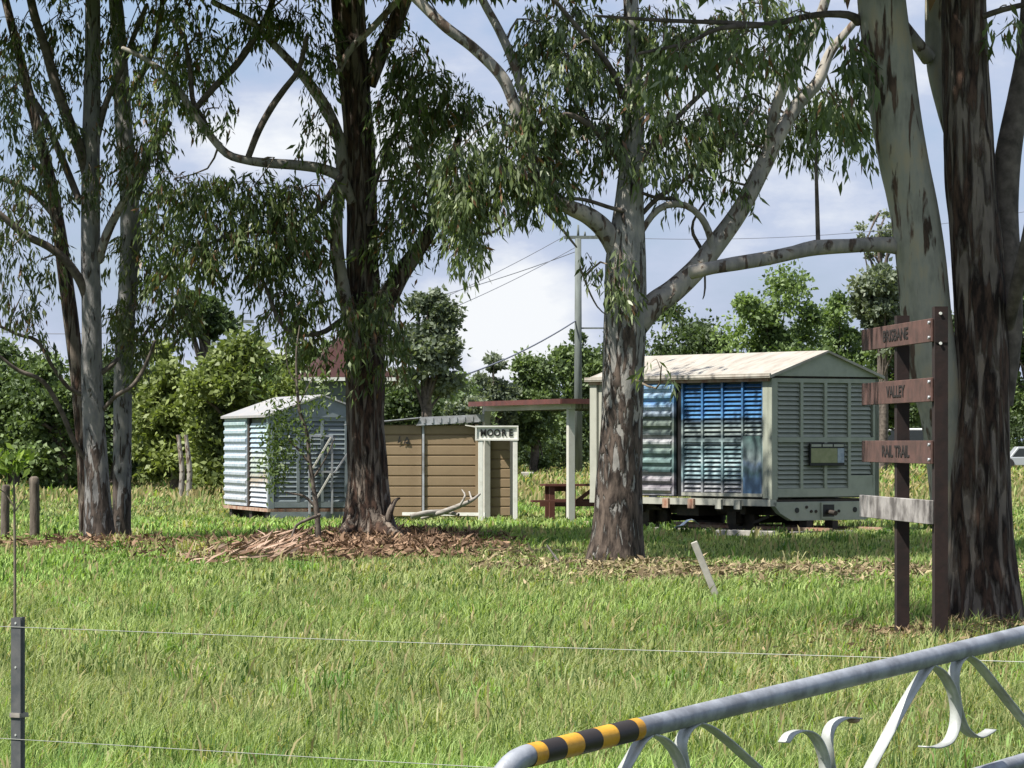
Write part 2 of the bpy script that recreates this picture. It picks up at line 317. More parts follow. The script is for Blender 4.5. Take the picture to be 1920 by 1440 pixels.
def mural_mat(name, zlo, zhi, stops, warp=0.10, rough=0.4, wscale=2.0, fine=True, dim=0.62):
    """painted landscape: the colour is laid out by height and by position along the wagon's side (its own paint)"""
    m = bpy.data.materials.new(name); m.use_nodes = True; t = m.node_tree; b = t.nodes['Principled BSDF']; nn = t.nodes.new; l = t.links.new
    b.inputs['Roughness'].default_value = rough
    g = nn('ShaderNodeNewGeometry'); s = nn('ShaderNodeSeparateXYZ'); l(g.outputs['Position'], s.inputs[0])
    n = nn('ShaderNodeTexNoise'); n.inputs['Scale'].default_value = wscale; n.inputs['Detail'].default_value = 6; n.inputs['Roughness'].default_value = 0.65
    mpp = nn('ShaderNodeMapping'); mpp.inputs['Scale'].default_value = (1, 1, 0.35); l(g.outputs['Position'], mpp.inputs['Vector']); l(mpp.outputs[0], n.inputs['Vector'])
    mr = nn('ShaderNodeMapRange'); mr.inputs['From Min'].default_value = zlo; mr.inputs['From Max'].default_value = zhi; l(s.outputs['Z'], mr.inputs['Value'])
    ma = nn('ShaderNodeMath'); ma.operation = 'MULTIPLY_ADD'; ma.inputs[1].default_value = warp * 2; l(n.outputs['Fac'], ma.inputs[0])
    su = nn('ShaderNodeMath'); su.operation = 'SUBTRACT'; l(mr.outputs[0], su.inputs[0]); su.inputs[1].default_value = warp; l(su.outputs[0], ma.inputs[2])
    cr = nn('ShaderNodeValToRGB'); e = cr.color_ramp.elements
    e[0].position = stops[0][0]; e[0].color = (*stops[0][1], 1); e[1].position = stops[-1][0]; e[1].color = (*stops[-1][1], 1)
    for p, c in stops[1:-1]: q = e.new(p); q.color = (*c, 1)
    l(ma.outputs[0], cr.inputs['Fac'])
    n2 = nn('ShaderNodeTexNoise'); n2.inputs['Scale'].default_value = 9; n2.inputs['Detail'].default_value = 3; l(g.outputs['Position'], n2.inputs['Vector'])
    hs = nn('ShaderNodeMixRGB'); hs.blend_type = 'OVERLAY'; hs.inputs['Fac'].default_value = 0.8; l(cr.outputs[0], hs.inputs[1]); l(n2.outputs['Fac'], hs.inputs[2])
    dm = nn('ShaderNodeMixRGB'); dm.blend_type = 'MULTIPLY'; dm.inputs['Fac'].default_value = 1; dm.inputs[2].default_value = (dim, dim, dim, 1)
    l(hs.outputs[0], dm.inputs[1]); l(dm.outputs[0], b.inputs['Base Color'])
    return m
SK = (0.035, 0.17, 0.44)
M['mural'] = mural_mat('blue_landscape_mural_paint', 0.56, 2.5, [(0.0, (0.40, 0.40, 0.44)), (0.10, (0.55, 0.56, 0.58)), (0.15, (0.10, 0.14, 0.17)), (0.20, (0.42, 0.60, 0.64)),
    (0.33, (0.50, 0.68, 0.70)), (0.42, (0.16, 0.28, 0.31)), (0.47, (0.42, 0.55, 0.55)), (0.53, (0.10, 0.14, 0.15)), (0.58, (0.40, 0.47, 0.44)), (0.64, (0.20, 0.28, 0.30)), (0.675, (0.05, 0.08, 0.11)), (0.71, (0.13, 0.34, 0.66)), (0.82, (0.08, 0.27, 0.58)), (1.0, (0.05, 0.19, 0.46))], 0.05, dim=.5)
M['muraldoor'] = mural_mat('blue_and_farm_mural_paint', 0.56, 2.5, [(0.0, (0.26, 0.25, 0.30)), (0.06, (0.62, 0.60, 0.62)), (0.12, (0.13, 0.11, 0.14)), (0.17, (0.55, 0.52, 0.55)), (0.23, (0.04, 0.09, 0.09)),
    (0.32, (0.30, 0.44, 0.42)), (0.38, (0.06, 0.12, 0.12)), (0.44, (0.36, 0.46, 0.40)), (0.50, (0.60, 0.60, 0.62)), (0.55, (0.06, 0.09, 0.09)), (0.63, (0.28, 0.34, 0.28)), (0.70, (0.04, 0.07, 0.08)), (0.76, (0.60, 0.72, 0.86)), (0.84, (0.12, 0.36, 0.68)), (0.92, (0.52, 0.70, 0.88)), (1.0, (0.10, 0.30, 0.55))], 0.06, dim=.5)
M['muralwater'] = mural_mat('waterfall_mural_paint', 0.56, 1.6, [(0.0, (0.07, 0.17, 0.33)), (0.3, (0.12, 0.22, 0.38)), (0.42, (0.04, 0.09, 0.10)), (0.55, (0.17, 0.24, 0.34)), (0.62, (0.3, 0.36, 0.36)), (0.8, (0.14, 0.2, 0.2)), (1.0, (0.08, 0.15, 0.14))], 0.28, wscale=3.5)
M['mural2'] = mural_mat('pale_mural_paint', 0.13, 2.0, [(0.0, (0.62, 0.66, 0.72)), (0.2, (0.60, 0.63, 0.66)), (0.32, (0.42, 0.34, 0.24)), (0.42, (0.40, 0.47, 0.40)), (0.55, (0.50, 0.55, 0.48)), (0.7, (0.48, 0.60, 0.70)), (1.0, (0.45, 0.60, 0.58))], 0.15, rough=0.5, dim=0.66)
M['mural2b'] = mural_mat('pale_blue_mural_paint', 0.13, 2.0, [(0.0, (0.62, 0.66, 0.72)), (0.35, (0.52, 0.58, 0.64)), (0.5, (0.50, 0.60, 0.66)), (0.7, (0.56, 0.64, 0.76)), (1.0, (0.45, 0.60, 0.58))], 0.15, rough=0.5, dim=0.66)

# ---------------------------------------------------------------- ground
LIT = [(0.9, 42.6, 1.7, 2.4, 0.65), (2.9, 41.5, 1.6, 2.2, 0.5), (-2.2, 51.3, 1.55, 4.0, 1.25), (-0.7, 53.0, 1.0, 2.2, 0.4), (-6.2, 53.8, 1.9, 1.6, 0.42), (-3.9, 51.5, 1.3, 2.0, 0.15), (3.3, 28.3, 1.0, 1.8, 0.8), (2.4, 25.8, 1.2, 1.2, 0.3), (1.5, 10.8, 0.25, 0.9, 0.8), (4.6, 41.5, 1.5, 2.5, 0.3)]
def litter_mask(x, y):
    m = np.zeros_like(np.asarray(x, float))
    for cx, cy, sx, sy, a in LIT: m = np.maximum(m, a * gauss(x, y, cx, cy, sx, sy))
    return np.clip(m * (0.15 + 1.5 * vnoise(x, y * 0.6, 0.33) * (.4 + 1.1 * vnoise(x + 9, y * .5, 1.1))), 0, 1)
xs = np.unique(np.concatenate([np.linspace(-1500, -60, 14), np.linspace(-60, 60, 161), np.linspace(60, 1500, 14)]))
ys = np.unique(np.concatenate([np.linspace(-60, 4, 6), np.linspace(4, 130, 241), np.linspace(130, 2500, 24)]))
X, Y = np.meshgrid(xs, ys, indexing='ij'); Z = ground_z(X, Y)
V = np.stack([X, Y, Z], -1).reshape(-1, 3); nx, ny = X.shape
i = np.arange(nx - 1)[:, None] * ny; j = np.arange(ny - 1)[None, :]
Fq = np.stack([i + j, i + ny + j, i + ny + j + 1, i + j + 1], -1).reshape(-1, 4)
x, y = V[:, 0], V[:, 1]
lm = litter_mask(x, y)[:, None]
n_ = vnoise(x, y, 2.5)[:, None]; n2_ = vnoise(x, y, 11)[:, None]
far = np.clip((y - 62) / 40, 0, 1)[:, None] * 0.8
gc = np.array([0.07, 0.105, 0.033]) * (0.75 + 0.5 * n_); gd = np.array([0.20, 0.17, 0.075]) * (0.8 + 0.4 * n_)
gc = gc * (1 - far * n2_) + gd * far * n2_
gc = gc * (1 - lm) + np.array([0.115, 0.08, 0.05]) * lm
me = np_mesh('ground', V, Fq, gc, True)
gm = bpy.data.materials.new('paddock_soil_and_turf'); gm.use_nodes = True; t = gm.node_tree; b = t.nodes['Principled BSDF']
a = t.nodes.new('ShaderNodeAttribute'); a.attribute_name = 'Col'; nz = t.nodes.new('ShaderNodeTexNoise'); nz.inputs['Scale'].default_value = 6; nz.inputs['Detail'].default_value = 10; nz.inputs['Roughness'].default_value = 0.75
g_ = t.nodes.new('ShaderNodeNewGeometry'); t.links.new(g_.outputs['Position'], nz.inputs['Vector'])
mm = t.nodes.new('ShaderNodeMixRGB'); mm.blend_type = 'OVERLAY'; mm.inputs[0].default_value = 0.7
rp = t.nodes.new('ShaderNodeValToRGB'); rp.color_ramp.elements[0].position = 0.3; rp.color_ramp.elements[1].position = 0.7; t.links.new(nz.outputs['Fac'], rp.inputs[0])
t.links.new(a.outputs['Color'], mm.inputs[1]); t.links.new(rp.outputs[0], mm.inputs[2]); t.links.new(mm.outputs[0], b.inputs['Base Color']); b.inputs['Roughness'].default_value = 1
b.inputs['Specular IOR Level'].default_value = 0.1
bp = t.nodes.new('ShaderNodeBump'); bp.inputs['Distance'].default_value = 0.08; t.links.new(nz.outputs['Fac'], bp.inputs['Height']); t.links.new(bp.outputs[0], b.inputs['Normal'])
tag(link('ground', me, gm), kind='structure')

# ---------------------------------------------------------------- gum trees
def leaves(pos, length, width, dirs, cols, name, parent, org, m, kinds='stuff', partname='foliage'):
    n = len(pos)
    r = rng.normal(size=(n, 3)); r -= dirs * (r * dirs).sum(1)[:, None]; r /= np.linalg.norm(r, axis=1)[:, None]
    wv = r * width[:, None] / 2; lv = dirs * length[:, None]
    bend = np.cross(dirs, r) * (length * rng.uniform(-0.12, 0.12, n))[:, None]
    V = np.stack([pos, pos + lv * 0.4 + wv + bend, pos + lv, pos + lv * 0.4 - wv + bend], 1).reshape(-1, 3) - np.array(org)
    Fq = np.arange(n * 4).reshape(n, 4)
    c = np.repeat(cols, 4, 0)
    o = link(partname, np_mesh(name + '_foliage', V, Fq, c), m, parent); o['kind'] = kinds
    return o
def leaf_cols(n, seed_pos, base=((0.068, 0.098, 0.040), (0.155, 0.20, 0.075), (0.27, 0.31, 0.18)), brown=0.04):
    k = rng.random(n); b0, b1, b2 = map(np.array, base)
    big = vnoise(seed_pos[:, 0] + seed_pos[:, 2] * .7, seed_pos[:, 2], 0.5)
    t = np.clip(k * 0.7 + big * 0.6 - 0.15, 0, 1)[:, None]
    c = b0 * (1 - t) + b1 * t
    s = (rng.random(n) < 0.16)[:, None]; c = np.where(s, b2 * rng.uniform(.7, 1.2, (n, 1)), c)
    s = (rng.random(n) < brown)[:, None]; c = np.where(s, np.array([0.17, 0.09, 0.045]), c)
    return c * rng.uniform(0.8, 1.2, (n, 1))
def gum(name, label, D, base, stems, blobs, seed, group=None, high=None, leaf=(0.13, 0.022), dj=0.9, tone=None, dens=1.75):
    """stems: (part, material, [(px,py,width_px[,dD])...], rough); blobs: (px,py,rx,ry,sprigs[,dD])"""
    org = P(base[0], base[1], D); org.z = float(ground_z(org.x, org.y))
    root = empty(name, org, label=label, cat='tree', group=group)
    O = np.array(org); allp = []
    for si, (part, mt, pts, rough) in enumerate(stems):
        q = []; rr = []
        for p in pts:
            dd = p[3] if len(p) > 3 else 0.0
            q.append(list(P(p[0], p[1], D + dd))); rr.append(p[2] / F * (D + dd) / 2)
        if part == 'trunk': q[0][2] = min(q[0][2], org.z - 0.1)
        q, rr2 = closed(q, rr)
        big = rr[0] > 0.09
        v, f = tube(q, rr2, seg=32 if big else (12 if rr[0] > 0.03 else 7), step=0.05 if big else 0.09, rough=rough, seed=seed * 7 + si)
        link(part, np_mesh(part, v - O, f, None, True), M[mt], root)
        C, _ = smooth_path(q[:-1], rr, 0.15); allp.append(C)
    allp = np.vstack(allp)
    # twigs that carry the leaf sprays
    tw = []; LP = []; LD = []; LL = []
    for bl in blobs:
        px, py, rx, ry, ns = bl[:5]; dd = bl[5] if len(bl) > 5 else 0.0
        c = np.array(P(px, py, D + dd)); sx = rx / F * D; sz = ry / F * D
        near = allp[np.argmin(((allp - c) ** 2).sum(1) + (allp[:, 2] < 2.0) * 50)]
        hub = c + np.array([0, 0, sz * 0.3])
        # a bough from the limb to the clump
        if np.linalg.norm(near - hub) > 0.25:
            midp = (near + hub) / 2 + rng.normal(0, 0.12, 3) + np.array([0, 0, 0.12])
            tw.append(tube([near, midp, hub], [0.018, 0.013, 0.008], 5, 0.2))
        for k in range(int(ns * dens)):
            a = rng.normal(0, 0.44, 3); a = np.clip(a, -1.15, 1.15)
            tip = c + a * np.array([sx, max(sx, 0.45) * dj, sz])
            st = hub + (tip - hub) * rng.uniform(0.25, 0.6) + rng.normal(0, 0.05, 3)
            if k % 3 == 0: tw.append(tube([hub + rng.normal(0, 0.04, 3), (hub + tip) / 2 + np.array([0, 0, 0.06]), tip], [0.006, 0.0045, 0.002], 4, 0.25))
            out_ = tip - c; out_[2] *= 0.3; nn_ = np.linalg.norm(out_) + 1e-6; out_ /= nn_
            nl = rng.integers(13, 24); s = rng.uniform(0.22, 0.5)
            # drooping sprig
            tt = rng.random(nl) ** 0.8
            pp = tip + out_ * (s * 0.45 * tt)[:, None] + np.array([0, 0, -1]) * (s * 0.8 * tt ** 1.5)[:, None] + rng.normal(0, 0.045, (nl, 3))
            d = np.array([0, 0, -1.0]) + out_ * 0.25 + rng.normal(0, 0.36, (nl, 3)); d /= np.linalg.norm(d, axis=1)[:, None]
            LP.append(pp); LD.append(d); LL.append(rng.uniform(0.5, 1.55, nl) * leaf[0])
    if tw:
        v, f = merge(tw); tag(link('twigs', np_mesh('twigs', v - O, f, None, True), M['twig'], root), kind='stuff')
    LP = np.vstack(LP); LD = np.vstack(LD); LL = np.concatenate(LL)
    wd = LL * rng.uniform(0.17, 0.29, len(LL))
    leaves(LP, LL, wd, LD, leaf_cols(len(LP), LP, **(tone or {})), name, root, O, M['leaf'])
    # the upper crown, above the picture: it shades the ground; limbs and coarser leaf sprays
    if high:
        LP = []; tws = []
        for cx, cy, z0, rad, hh, n in high:
            n = int(n * 1.1); c = np.array([org.x + cx, org.y + cy + (1.6 if D > 40 else 0), z0])
            top = allp[np.argmax(allp[:, 2])]
            tws.append(tube([top, (top + c) / 2 + rng.normal(0, .2, 3), c], [0.07, 0.05, 0.02], 6, 0.4))
            lob = rng.normal(0, 0.55, (26, 3)) * np.array([rad, rad, hh]) + c
            for lb in lob: tws.append(tube([c, (c + lb) / 2 + rng.normal(0, .1, 3), lb], [0.02, 0.014, 0.006], 4, 0.4))
            idx = rng.integers(0, 26, n); LP.append(lob[idx] + rng.normal(0, 0.46, (n, 3)) * np.array([1, 1, 0.8]))
        LP = np.vstack(LP); LP = np.repeat(LP, 2, 0) + rng.normal(0, .12, (len(LP) * 2, 3)); LP = LP[LP[:, 2] > EYE + (HY + 25) / F * LP[:, 1]] ; n = len(LP)
        d = np.array([0, 0, -1.0]) + rng.normal(0, 0.45, (n, 3)); d /= np.linalg.norm(d, axis=1)[:, None]
        LL = rng.uniform(0.2, 0.32, n)
        leaves(LP, LL, LL * 0.38, d, leaf_cols(n, LP), name + '_upper', root, O, M['leaf'], partname='upper_foliage')
        v, f = merge(tws); tag(link('upper_boughs', np_mesh('upper_boughs', v - O, f, None, True), M['limb_dark'], root), kind='stuff')
    return root

# right-hand foreground gum, three stems
gum('gum_tree', 'large multi-stemmed gum with peeling bark beside the rusty trail sign', 30.2, (1842, 1205), [
    ('trunk', 'bark_dark', [(1846, 1215, 182), (1843, 1180, 158), (1840, 1100, 142), (1835, 1000, 132), (1834, 900, 126), (1838, 800, 116), (1840, 700, 106), (1838, 600, 100), (1830, 450, 100), (1818, 300, 97), (1810, 150, 86), (1807, 0, 80), (1806, -200, 70), (1800, -500, 40)], 0.16),
    ('trunk', 'bark_pale', [(1800, 960, 70, .1), (1775, 830, 84, .05), (1752, 700, 96), (1738, 600, 94), (1728, 500, 95), (1715, 400, 92), (1694, 300, 94), (1676, 200, 94), (1664, 100, 92), (1652, 0, 90), (1640, -160, 76), (1600, -420, 40)], 0.07),
    ('limb', 'limb_dark', [(1880, 760, 40, .1), (1889, 620, 58, .1), (1885, 500, 60, .15), (1882, 400, 52, .2), (1890, 290, 48, .2), (1908, 190, 42, .25), (1925, 90, 38, .3), (1935, -60, 34, .3)], 0.12),
    ('limb', 'bark_pale', [(1800, 300, 30, .35), (1778, 215, 38, .4), (1758, 130, 40, .45), (1752, 50, 36, .5), (1754, -60, 34, .5)], 0.05),
    ('limb', 'limb', [(1690, 40, 20, .25), (1715, 75, 24, .3), (1742, 110, 30, .4)], 0.05),
    ('limb', 'limb_dark', [(1885, 640, 22, .1), (1905, 545, 28, -.2), (1925, 460, 26, -.4), (1950, 330, 22, -.6)], 0.1),
    ('broken_limb', 'limb', [(1720, 474, 34), (1690, 463, 33), (1640, 458, 28, -.1), (1590, 461, 27, -.2), (1530, 464, 30, -.25), (1490, 473, 26, -.35), (1440, 484, 27, -.4), (1380, 494, 28, -.5), (1335, 502, 25, -.6), (1294, 511, 27, -.6)], 0.1),
    ('shoot', 'limb_dark', [(1534, 455, 9, -.25), (1532, 380, 8, -.25), (1530, 300, 6, -.25), (1531, 235, 4, -.25), (1531, 190, 3, -.25)], 0),
    ('shoot', 'limb_dark', [(1529, 285, 4, -.25), (1521, 272, 3, -.25), (1519, 245, 2, -.25)], 0),
    ('limb', 'limb_dark', [(1610, 40, 20), (1590, 28, 15, -.1), (1530, 28, 12, -.2), (1440, 46, 12, -.4), (1350, 53, 9, -.5), (1290, 80, 7, -.5), (1200, 100, 6, -.6)], 0.05),
    ('limb', 'limb_dark', [(1440, 46, 9, -.4), (1350, 42, 9, -.45), (1240, 38, 8, -.5), (1120, 30, 5, -.6)], 0.05),
    ('limb', 'limb_dark', [(1845, 30, 12, -.1), (1880, 18, 11, -.2), (1935, 5, 10, -.3)], 0.05),
    ], [(1520, 40, 80, 30, 6, -.3), (1400, 80, 80, 45, 10, -.4), (1280, 100, 70, 45, 10, -.5), (1570, 200, 40, 45, 9, -.3), (1600, 110, 30, 60, 9), (1890, 20, 30, 25, 2, -.3)], 1,
    high=[(-1.0, -0.5, 6.7, 1.5, 1.0, 1300), (1.6, 0.5, 8.2, 1.6, 1.2, 900), (-2.9, -1.2, 7.4, 1.3, 1.0, 1500), (-3.9, -2.1, 8.2, 1.5, 1.0, 2000),], leaf=(0.12, 0.02))

# centre gum
gum('gum_tree', 'pale mottled gum standing in front of the louvred mural wagon', 46, (1155, 1058), [
    ('trunk', 'bark_mid', [(1154, 1066, 128), (1155, 1045, 110), (1158, 1000, 96), (1160, 900, 84), (1165, 800, 78), (1169, 700, 80), (1172, 600, 78), (1173, 500, 76), (1176, 440, 66), (1180, 380, 54), (1186, 280, 42), (1188, 180, 36), (1186, 60, 30), (1180, -60, 26), (1178, -300, 14)], 0.10),
    ('limb', 'limb', [(1165, 500, 30), (1140, 440, 38, -.1), (1108, 408, 34, -.2), (1066, 388, 28, -.3), (1030, 368, 22, -.4), (1005, 335, 24, -.4), (992, 280, 24, -.4), (975, 230, 22, -.4), (945, 150, 22, -.4), (890, 92, 20, -.4), (835, 50, 20, -.5), (783, 0, 19, -.5), (720, -60, 16, -.5)], 0.06),
    ('limb', 'limb', [(990, 270, 18, -.4), (985, 190, 18, -.2), (960, 110, 18, -.1), (935, 55, 16, 0), (905, 0, 15, .1), (880, -60, 12, .1)], 0.06),
    ('limb', 'limb', [(1195, 610, 44), (1225, 572, 46, .1), (1262, 545, 44, .2), (1305, 505, 40, .3), (1337, 465, 38, .4), (1387, 396, 34, .5), (1433, 308, 32, .6), (1458, 258, 28, .6), (1492, 200, 26, .7), (1533, 154, 22, .7), (1556, 100, 18, .8), (1592, 54, 14, .8), (1640, 0, 12, .8)], 0.06),
    ('limb', 'limb', [(1440, 300, 20, .6), (1448, 230, 20, .5), (1467, 167, 20, .4), (1492, 117, 22, .3), (1529, 50, 20, .3), (1548, 0, 18, .3), (1560, -60, 16, .3)], 0.06),
    ('limb', 'limb', [(1334, 478, 14, .3), (1332, 445, 14, .3), (1315, 408, 13, .2), (1285, 385, 12, .1), (1248, 385, 13, 0), (1222, 405, 12, 0), (1200, 440, 11, 0)], 0.05),
    ('limb', 'limb_dark', [(1285, 387, 8, .1), (1262, 372, 8, .1), (1235, 372, 7, 0), (1205, 362, 6, -.1)], 0.05),
    ('limb', 'limb_dark', [(1318, 488, 9, .4), (1314, 465, 8, .4), (1300, 440, 7, .4), (1300, 415, 5, .4), (1320, 380, 4, .4)], 0),
    ('limb', 'limb_dark', [(1320, 470, 5, .3), (1322, 540, 4, .3), (1318, 560, 2, .3)], 0),
    ('limb', 'limb_dark', [(1200, 402, 10, -.1), (1150, 391, 8, -.2), (1085, 373, 7, -.3), (1010, 378, 7, -.4), (968, 395, 6, -.5), (940, 425, 6, -.6), (915, 438, 5, -.6), (870, 432, 3, -.7)], 0),
    ('limb', 'limb_dark', [(1205, 400, 9, 0), (1232, 372, 10, 0), (1280, 340, 8, .1), (1330, 300, 8, .2), (1380, 255, 7, .3), (1420, 200, 5, .4)], 0.04),
    ('limb', 'limb_dark', [(1200, 300, 12), (1250, 240, 11), (1300, 190, 9, .1), (1360, 130, 8, .1), (1400, 60, 6, .1)], 0.04),
    ('limb', 'limb_dark', [(1160, 300, 12), (1110, 240, 12, -.3), (1060, 215, 10, -.5), (1000, 240, 7, -.6)], 0.04),
    ('limb', 'limb_dark', [(1180, 200, 12), (1140, 120, 11, -.2), (1090, 60, 10, -.4), (1040, 0, 8, -.6)], 0.04),
    ('hanging_bark', 'twig', [(1020, 392, 7, -.2), (1050, 425, 6, -.2), (1080, 462, 4, -.2)], 0),
    ('twig', 'twig', [(1088, 500, 3, -.3), (1102, 540, 4, -.2), (1120, 575, 3, -.1), (1136, 590, 2, -.1)], 0),
    ], [(1010, 60, 60, 60, 26), (1080, 40, 60, 50, 24), (1060, 120, 60, 60, 30, -.5), (1120, 130, 55, 60, 28), (1000, 200, 60, 50, 30, -.3), (1080, 230, 60, 55, 30), (1140, 260, 45, 50, 18), (1040, 300, 70, 40, 26),
        (940, 330, 70, 55, 40, -.5), (870, 370, 55, 60, 34, -.6), (860, 300, 55, 60, 30, -.5), (1010, 350, 55, 35, 18, -.4), (880, 450, 26, 40, 10, -.6), (960, 260, 60, 50, 26, -.4),
        (1180, 40, 60, 45, 22), (1250, 60, 60, 60, 30), (1220, 170, 50, 60, 24, -.3), (1330, 60, 60, 50, 26), (1330, 220, 70, 40, 26, .2), (1260, 250, 70, 45, 26), (1390, 200, 60, 40, 26, 1.2), (1370, 265, 50, 35, 16, 1.1), (1480, 240, 50, 45, 22, 1.6),
        (1560, 190, 50, 45, 20, 1.6), (1580, 215, 40, 40, 14, 1.6), (1430, 110, 50, 35, 14, 1.2), (1290, 330, 50, 40, 9, .1), (1370, 330, 45, 40, 8, .4), (1150, 520, 22, 50, 9, -.6), (1105, 490, 16, 16, 3, -.3), (1250, 570, 22, 18, 2, -.2), (1215, 300, 50, 45, 12, -.3), (1430, 20, 80, 40, 22, .2), (1240, 690, 26, 14, 2, -1.2)], 2,
    dens=1.45, high=[(-1.5, 1, 9.0, 2.2, 1.2, 3400), (-3, -1.0, 8.6, 2.2, 1.2, 3200), (.6, 1.5, 8.6, 2, 1.2, 2600), (-2.6, 3.0, 10.0, 2.2, 1.4, 2600)])

# left-centre gum
gum('gum_tree', 'dark trunked gum on the mound of bark litter beside the tan shed', 53, (690, 1011), [
    ('trunk', 'bark_dark', [(688, 1022, 150), (690, 995, 108), (690, 960, 88), (689, 900, 72), (686, 800, 68), (686, 700, 72), (688, 640, 66), (684, 560, 64), (680, 480, 60), (680, 400, 56), (676, 300, 56), (668, 200, 56), (660, 100, 58), (652, 0, 62), (650, -120, 50), (655, -400, 26)], 0.16),
    ('limb', 'limb', [(668, 660, 24, -.2), (655, 600, 24, -.3), (643, 540, 26, -.3), (632, 470, 26, -.3), (632, 400, 22, -.3), (640, 340, 24, -.3), (638, 270, 22, -.3), (615, 210, 22, -.3), (590, 170, 20, -.3), (558, 130, 16, -.3), (510, 80, 14, -.3), (470, 40, 12, -.3), (400, 5, 10, -.3)], 0.06),
    ('limb', 'bark_dark', [(700, 620, 40), (728, 560, 38, .1), (752, 515, 34, .1), (780, 475, 30, .2), (803, 440, 26, .2), (822, 395, 22, .3), (840, 330, 18, .3), (860, 260, 14, .3)], 0.1),
    ('limb', 'limb', [(660, 380, 18, -.2), (640, 335, 22, -.3), (605, 317, 20, -.4), (560, 310, 19, -.5), (505, 306, 18, -.6), (460, 300, 16, -.7), (425, 288, 15, -.7), (395, 255, 14, -.7), (365, 215, 14, -.7), (332, 165, 13, -.7), (300, 130, 11, -.7), (262, 105, 10, -.7), (230, 90, 7, -.7)], 0.06),
    ('limb', 'limb_dark', [(398, 262, 11, -.7), (380, 222, 11, -.6), (362, 190, 10, -.6), (356, 130, 10, -.5), (344, 70, 9, -.5), (320, 30, 8, -.5)], 0.05),
    ('limb', 'limb_dark', [(366, 205, 12, -.7), (400, 165, 13, -.5), (440, 125, 14, -.3), (475, 75, 14, -.2), (505, 20, 12, -.2), (520, -40, 12, -.2)], 0.05),
    ('limb', 'limb_dark', [(465, 296, 12, -.7), (485, 245, 13, -.7), (510, 200, 13, -.7), (535, 165, 12, -.7), (560, 130, 10, -.7), (575, 70, 9, -.7)], 0.05),
    ('limb', 'limb', [(632, 140, 12, -.5), (655, 95, 13, -.5), (700, 50, 13, -.5), (745, 0, 13, -.5), (780, -50, 12, -.5)], 0.05),
    ('limb', 'bark_dark', [(690, 160, 30), (715, 95, 32), (742, 40, 30), (762, -10, 28), (790, -80, 24)], 0.1),
    ('limb', 'limb_dark', [(640, 600, 10, -.4), (600, 625, 10, -.5), (545, 622, 10, -.6), (518, 590, 8, -.6), (505, 555, 8, -.6), (495, 530, 6, -.6)], 0.04),
    ('limb', 'limb_dark', [(690, 420, 10, -.4), (705, 340, 9, -.4), (740, 250, 8, -.4), (770, 160, 7, -.4)], 0.04),
    ('limb', 'limb_dark', [(640, 330, 12, -.4), (590, 400, 10, -.6), (520, 430, 8, -.8), (440, 440, 6, -.9), (360, 470, 5, -1)], 0.04),
    ('root', 'bark_dark', [(706, 978, 46, -.1), (730, 998, 26, -.4), (755, 1010, 14, -.6), (780, 1018, 6, -.7)], 0.35),
    ('root', 'bark_dark', [(672, 978, 46, -.1), (648, 1000, 26, -.4), (625, 1014, 12, -.6)], 0.35),
    ('dead_stub', 'bark_dark', [(725, 985, 16, -.3), (733, 955, 12, -.4), (742, 938, 7, -.4), (750, 934, 3, -.4)], 0.1),
    ], [(780, 110, 60, 50, 26, -.4), (760, 180, 55, 60, 34, -.5), (830, 170, 60, 50, 26), (760, 270, 55, 60, 38, -.5), (830, 230, 50, 50, 20), (780, 360, 60, 60, 40, -.4), (740, 430, 45, 55, 24, -.4), (845, 350, 60, 60, 30, .2), (860, 430, 35, 45, 14, .2), (880, 200, 50, 50, 18, .2),
        (720, 560, 35, 60, 20, -.6), (700, 660, 45, 45, 18, -.7), (655, 590, 30, 60, 14, -.7), (730, 620, 35, 40, 16, .4),
        (560, 40, 70, 45, 22, -.3), (600, 110, 35, 60, 14, -.4), (480, 30, 70, 40, 20, -.3), (590, 240, 30, 60, 10, -.5), (720, 60, 50, 50, 14, .3),
        (560, 370, 60, 50, 34, -.6), (480, 360, 70, 50, 40, -.7), (400, 370, 70, 50, 36, -.8), (520, 440, 70, 50, 42, -.7), (430, 460, 70, 50, 40, -.8), (350, 480, 60, 50, 34, -.9), (580, 470, 45, 50, 24, -.6), (590, 560, 40, 45, 14, -.6), (530, 560, 50, 40, 15, -.5), (490, 500, 60, 40, 22, -.5), (600, 650, 40, 35, 8, -.6), (330, 350, 60, 50, 26, -.8), (560, 610, 40, 30, 9, -.6), (410, 210, 26, 25, 4, -.6), (320, 200, 60, 60, 18, -.7), (300, 120, 60, 50, 18, -.6), (380, 90, 60, 50, 20, -.5), (350, 20, 60, 40, 16, -.5)], 3, dens=1.45,
    high=[(-3, 0, 9.4, 2.2, 1.3, 3200), (1.5, -1, 9.6, 2.2, 1.3, 3000), (-.5, 2.5, 9.6, 2.2, 1.4, 2600), (-2.5, -2.6, 9, 2.0, 1.2, 2400)], tone=dict(base=((0.065, 0.095, 0.034), (0.145, 0.195, 0.06), (0.24, 0.27, 0.14)), brown=0.07))

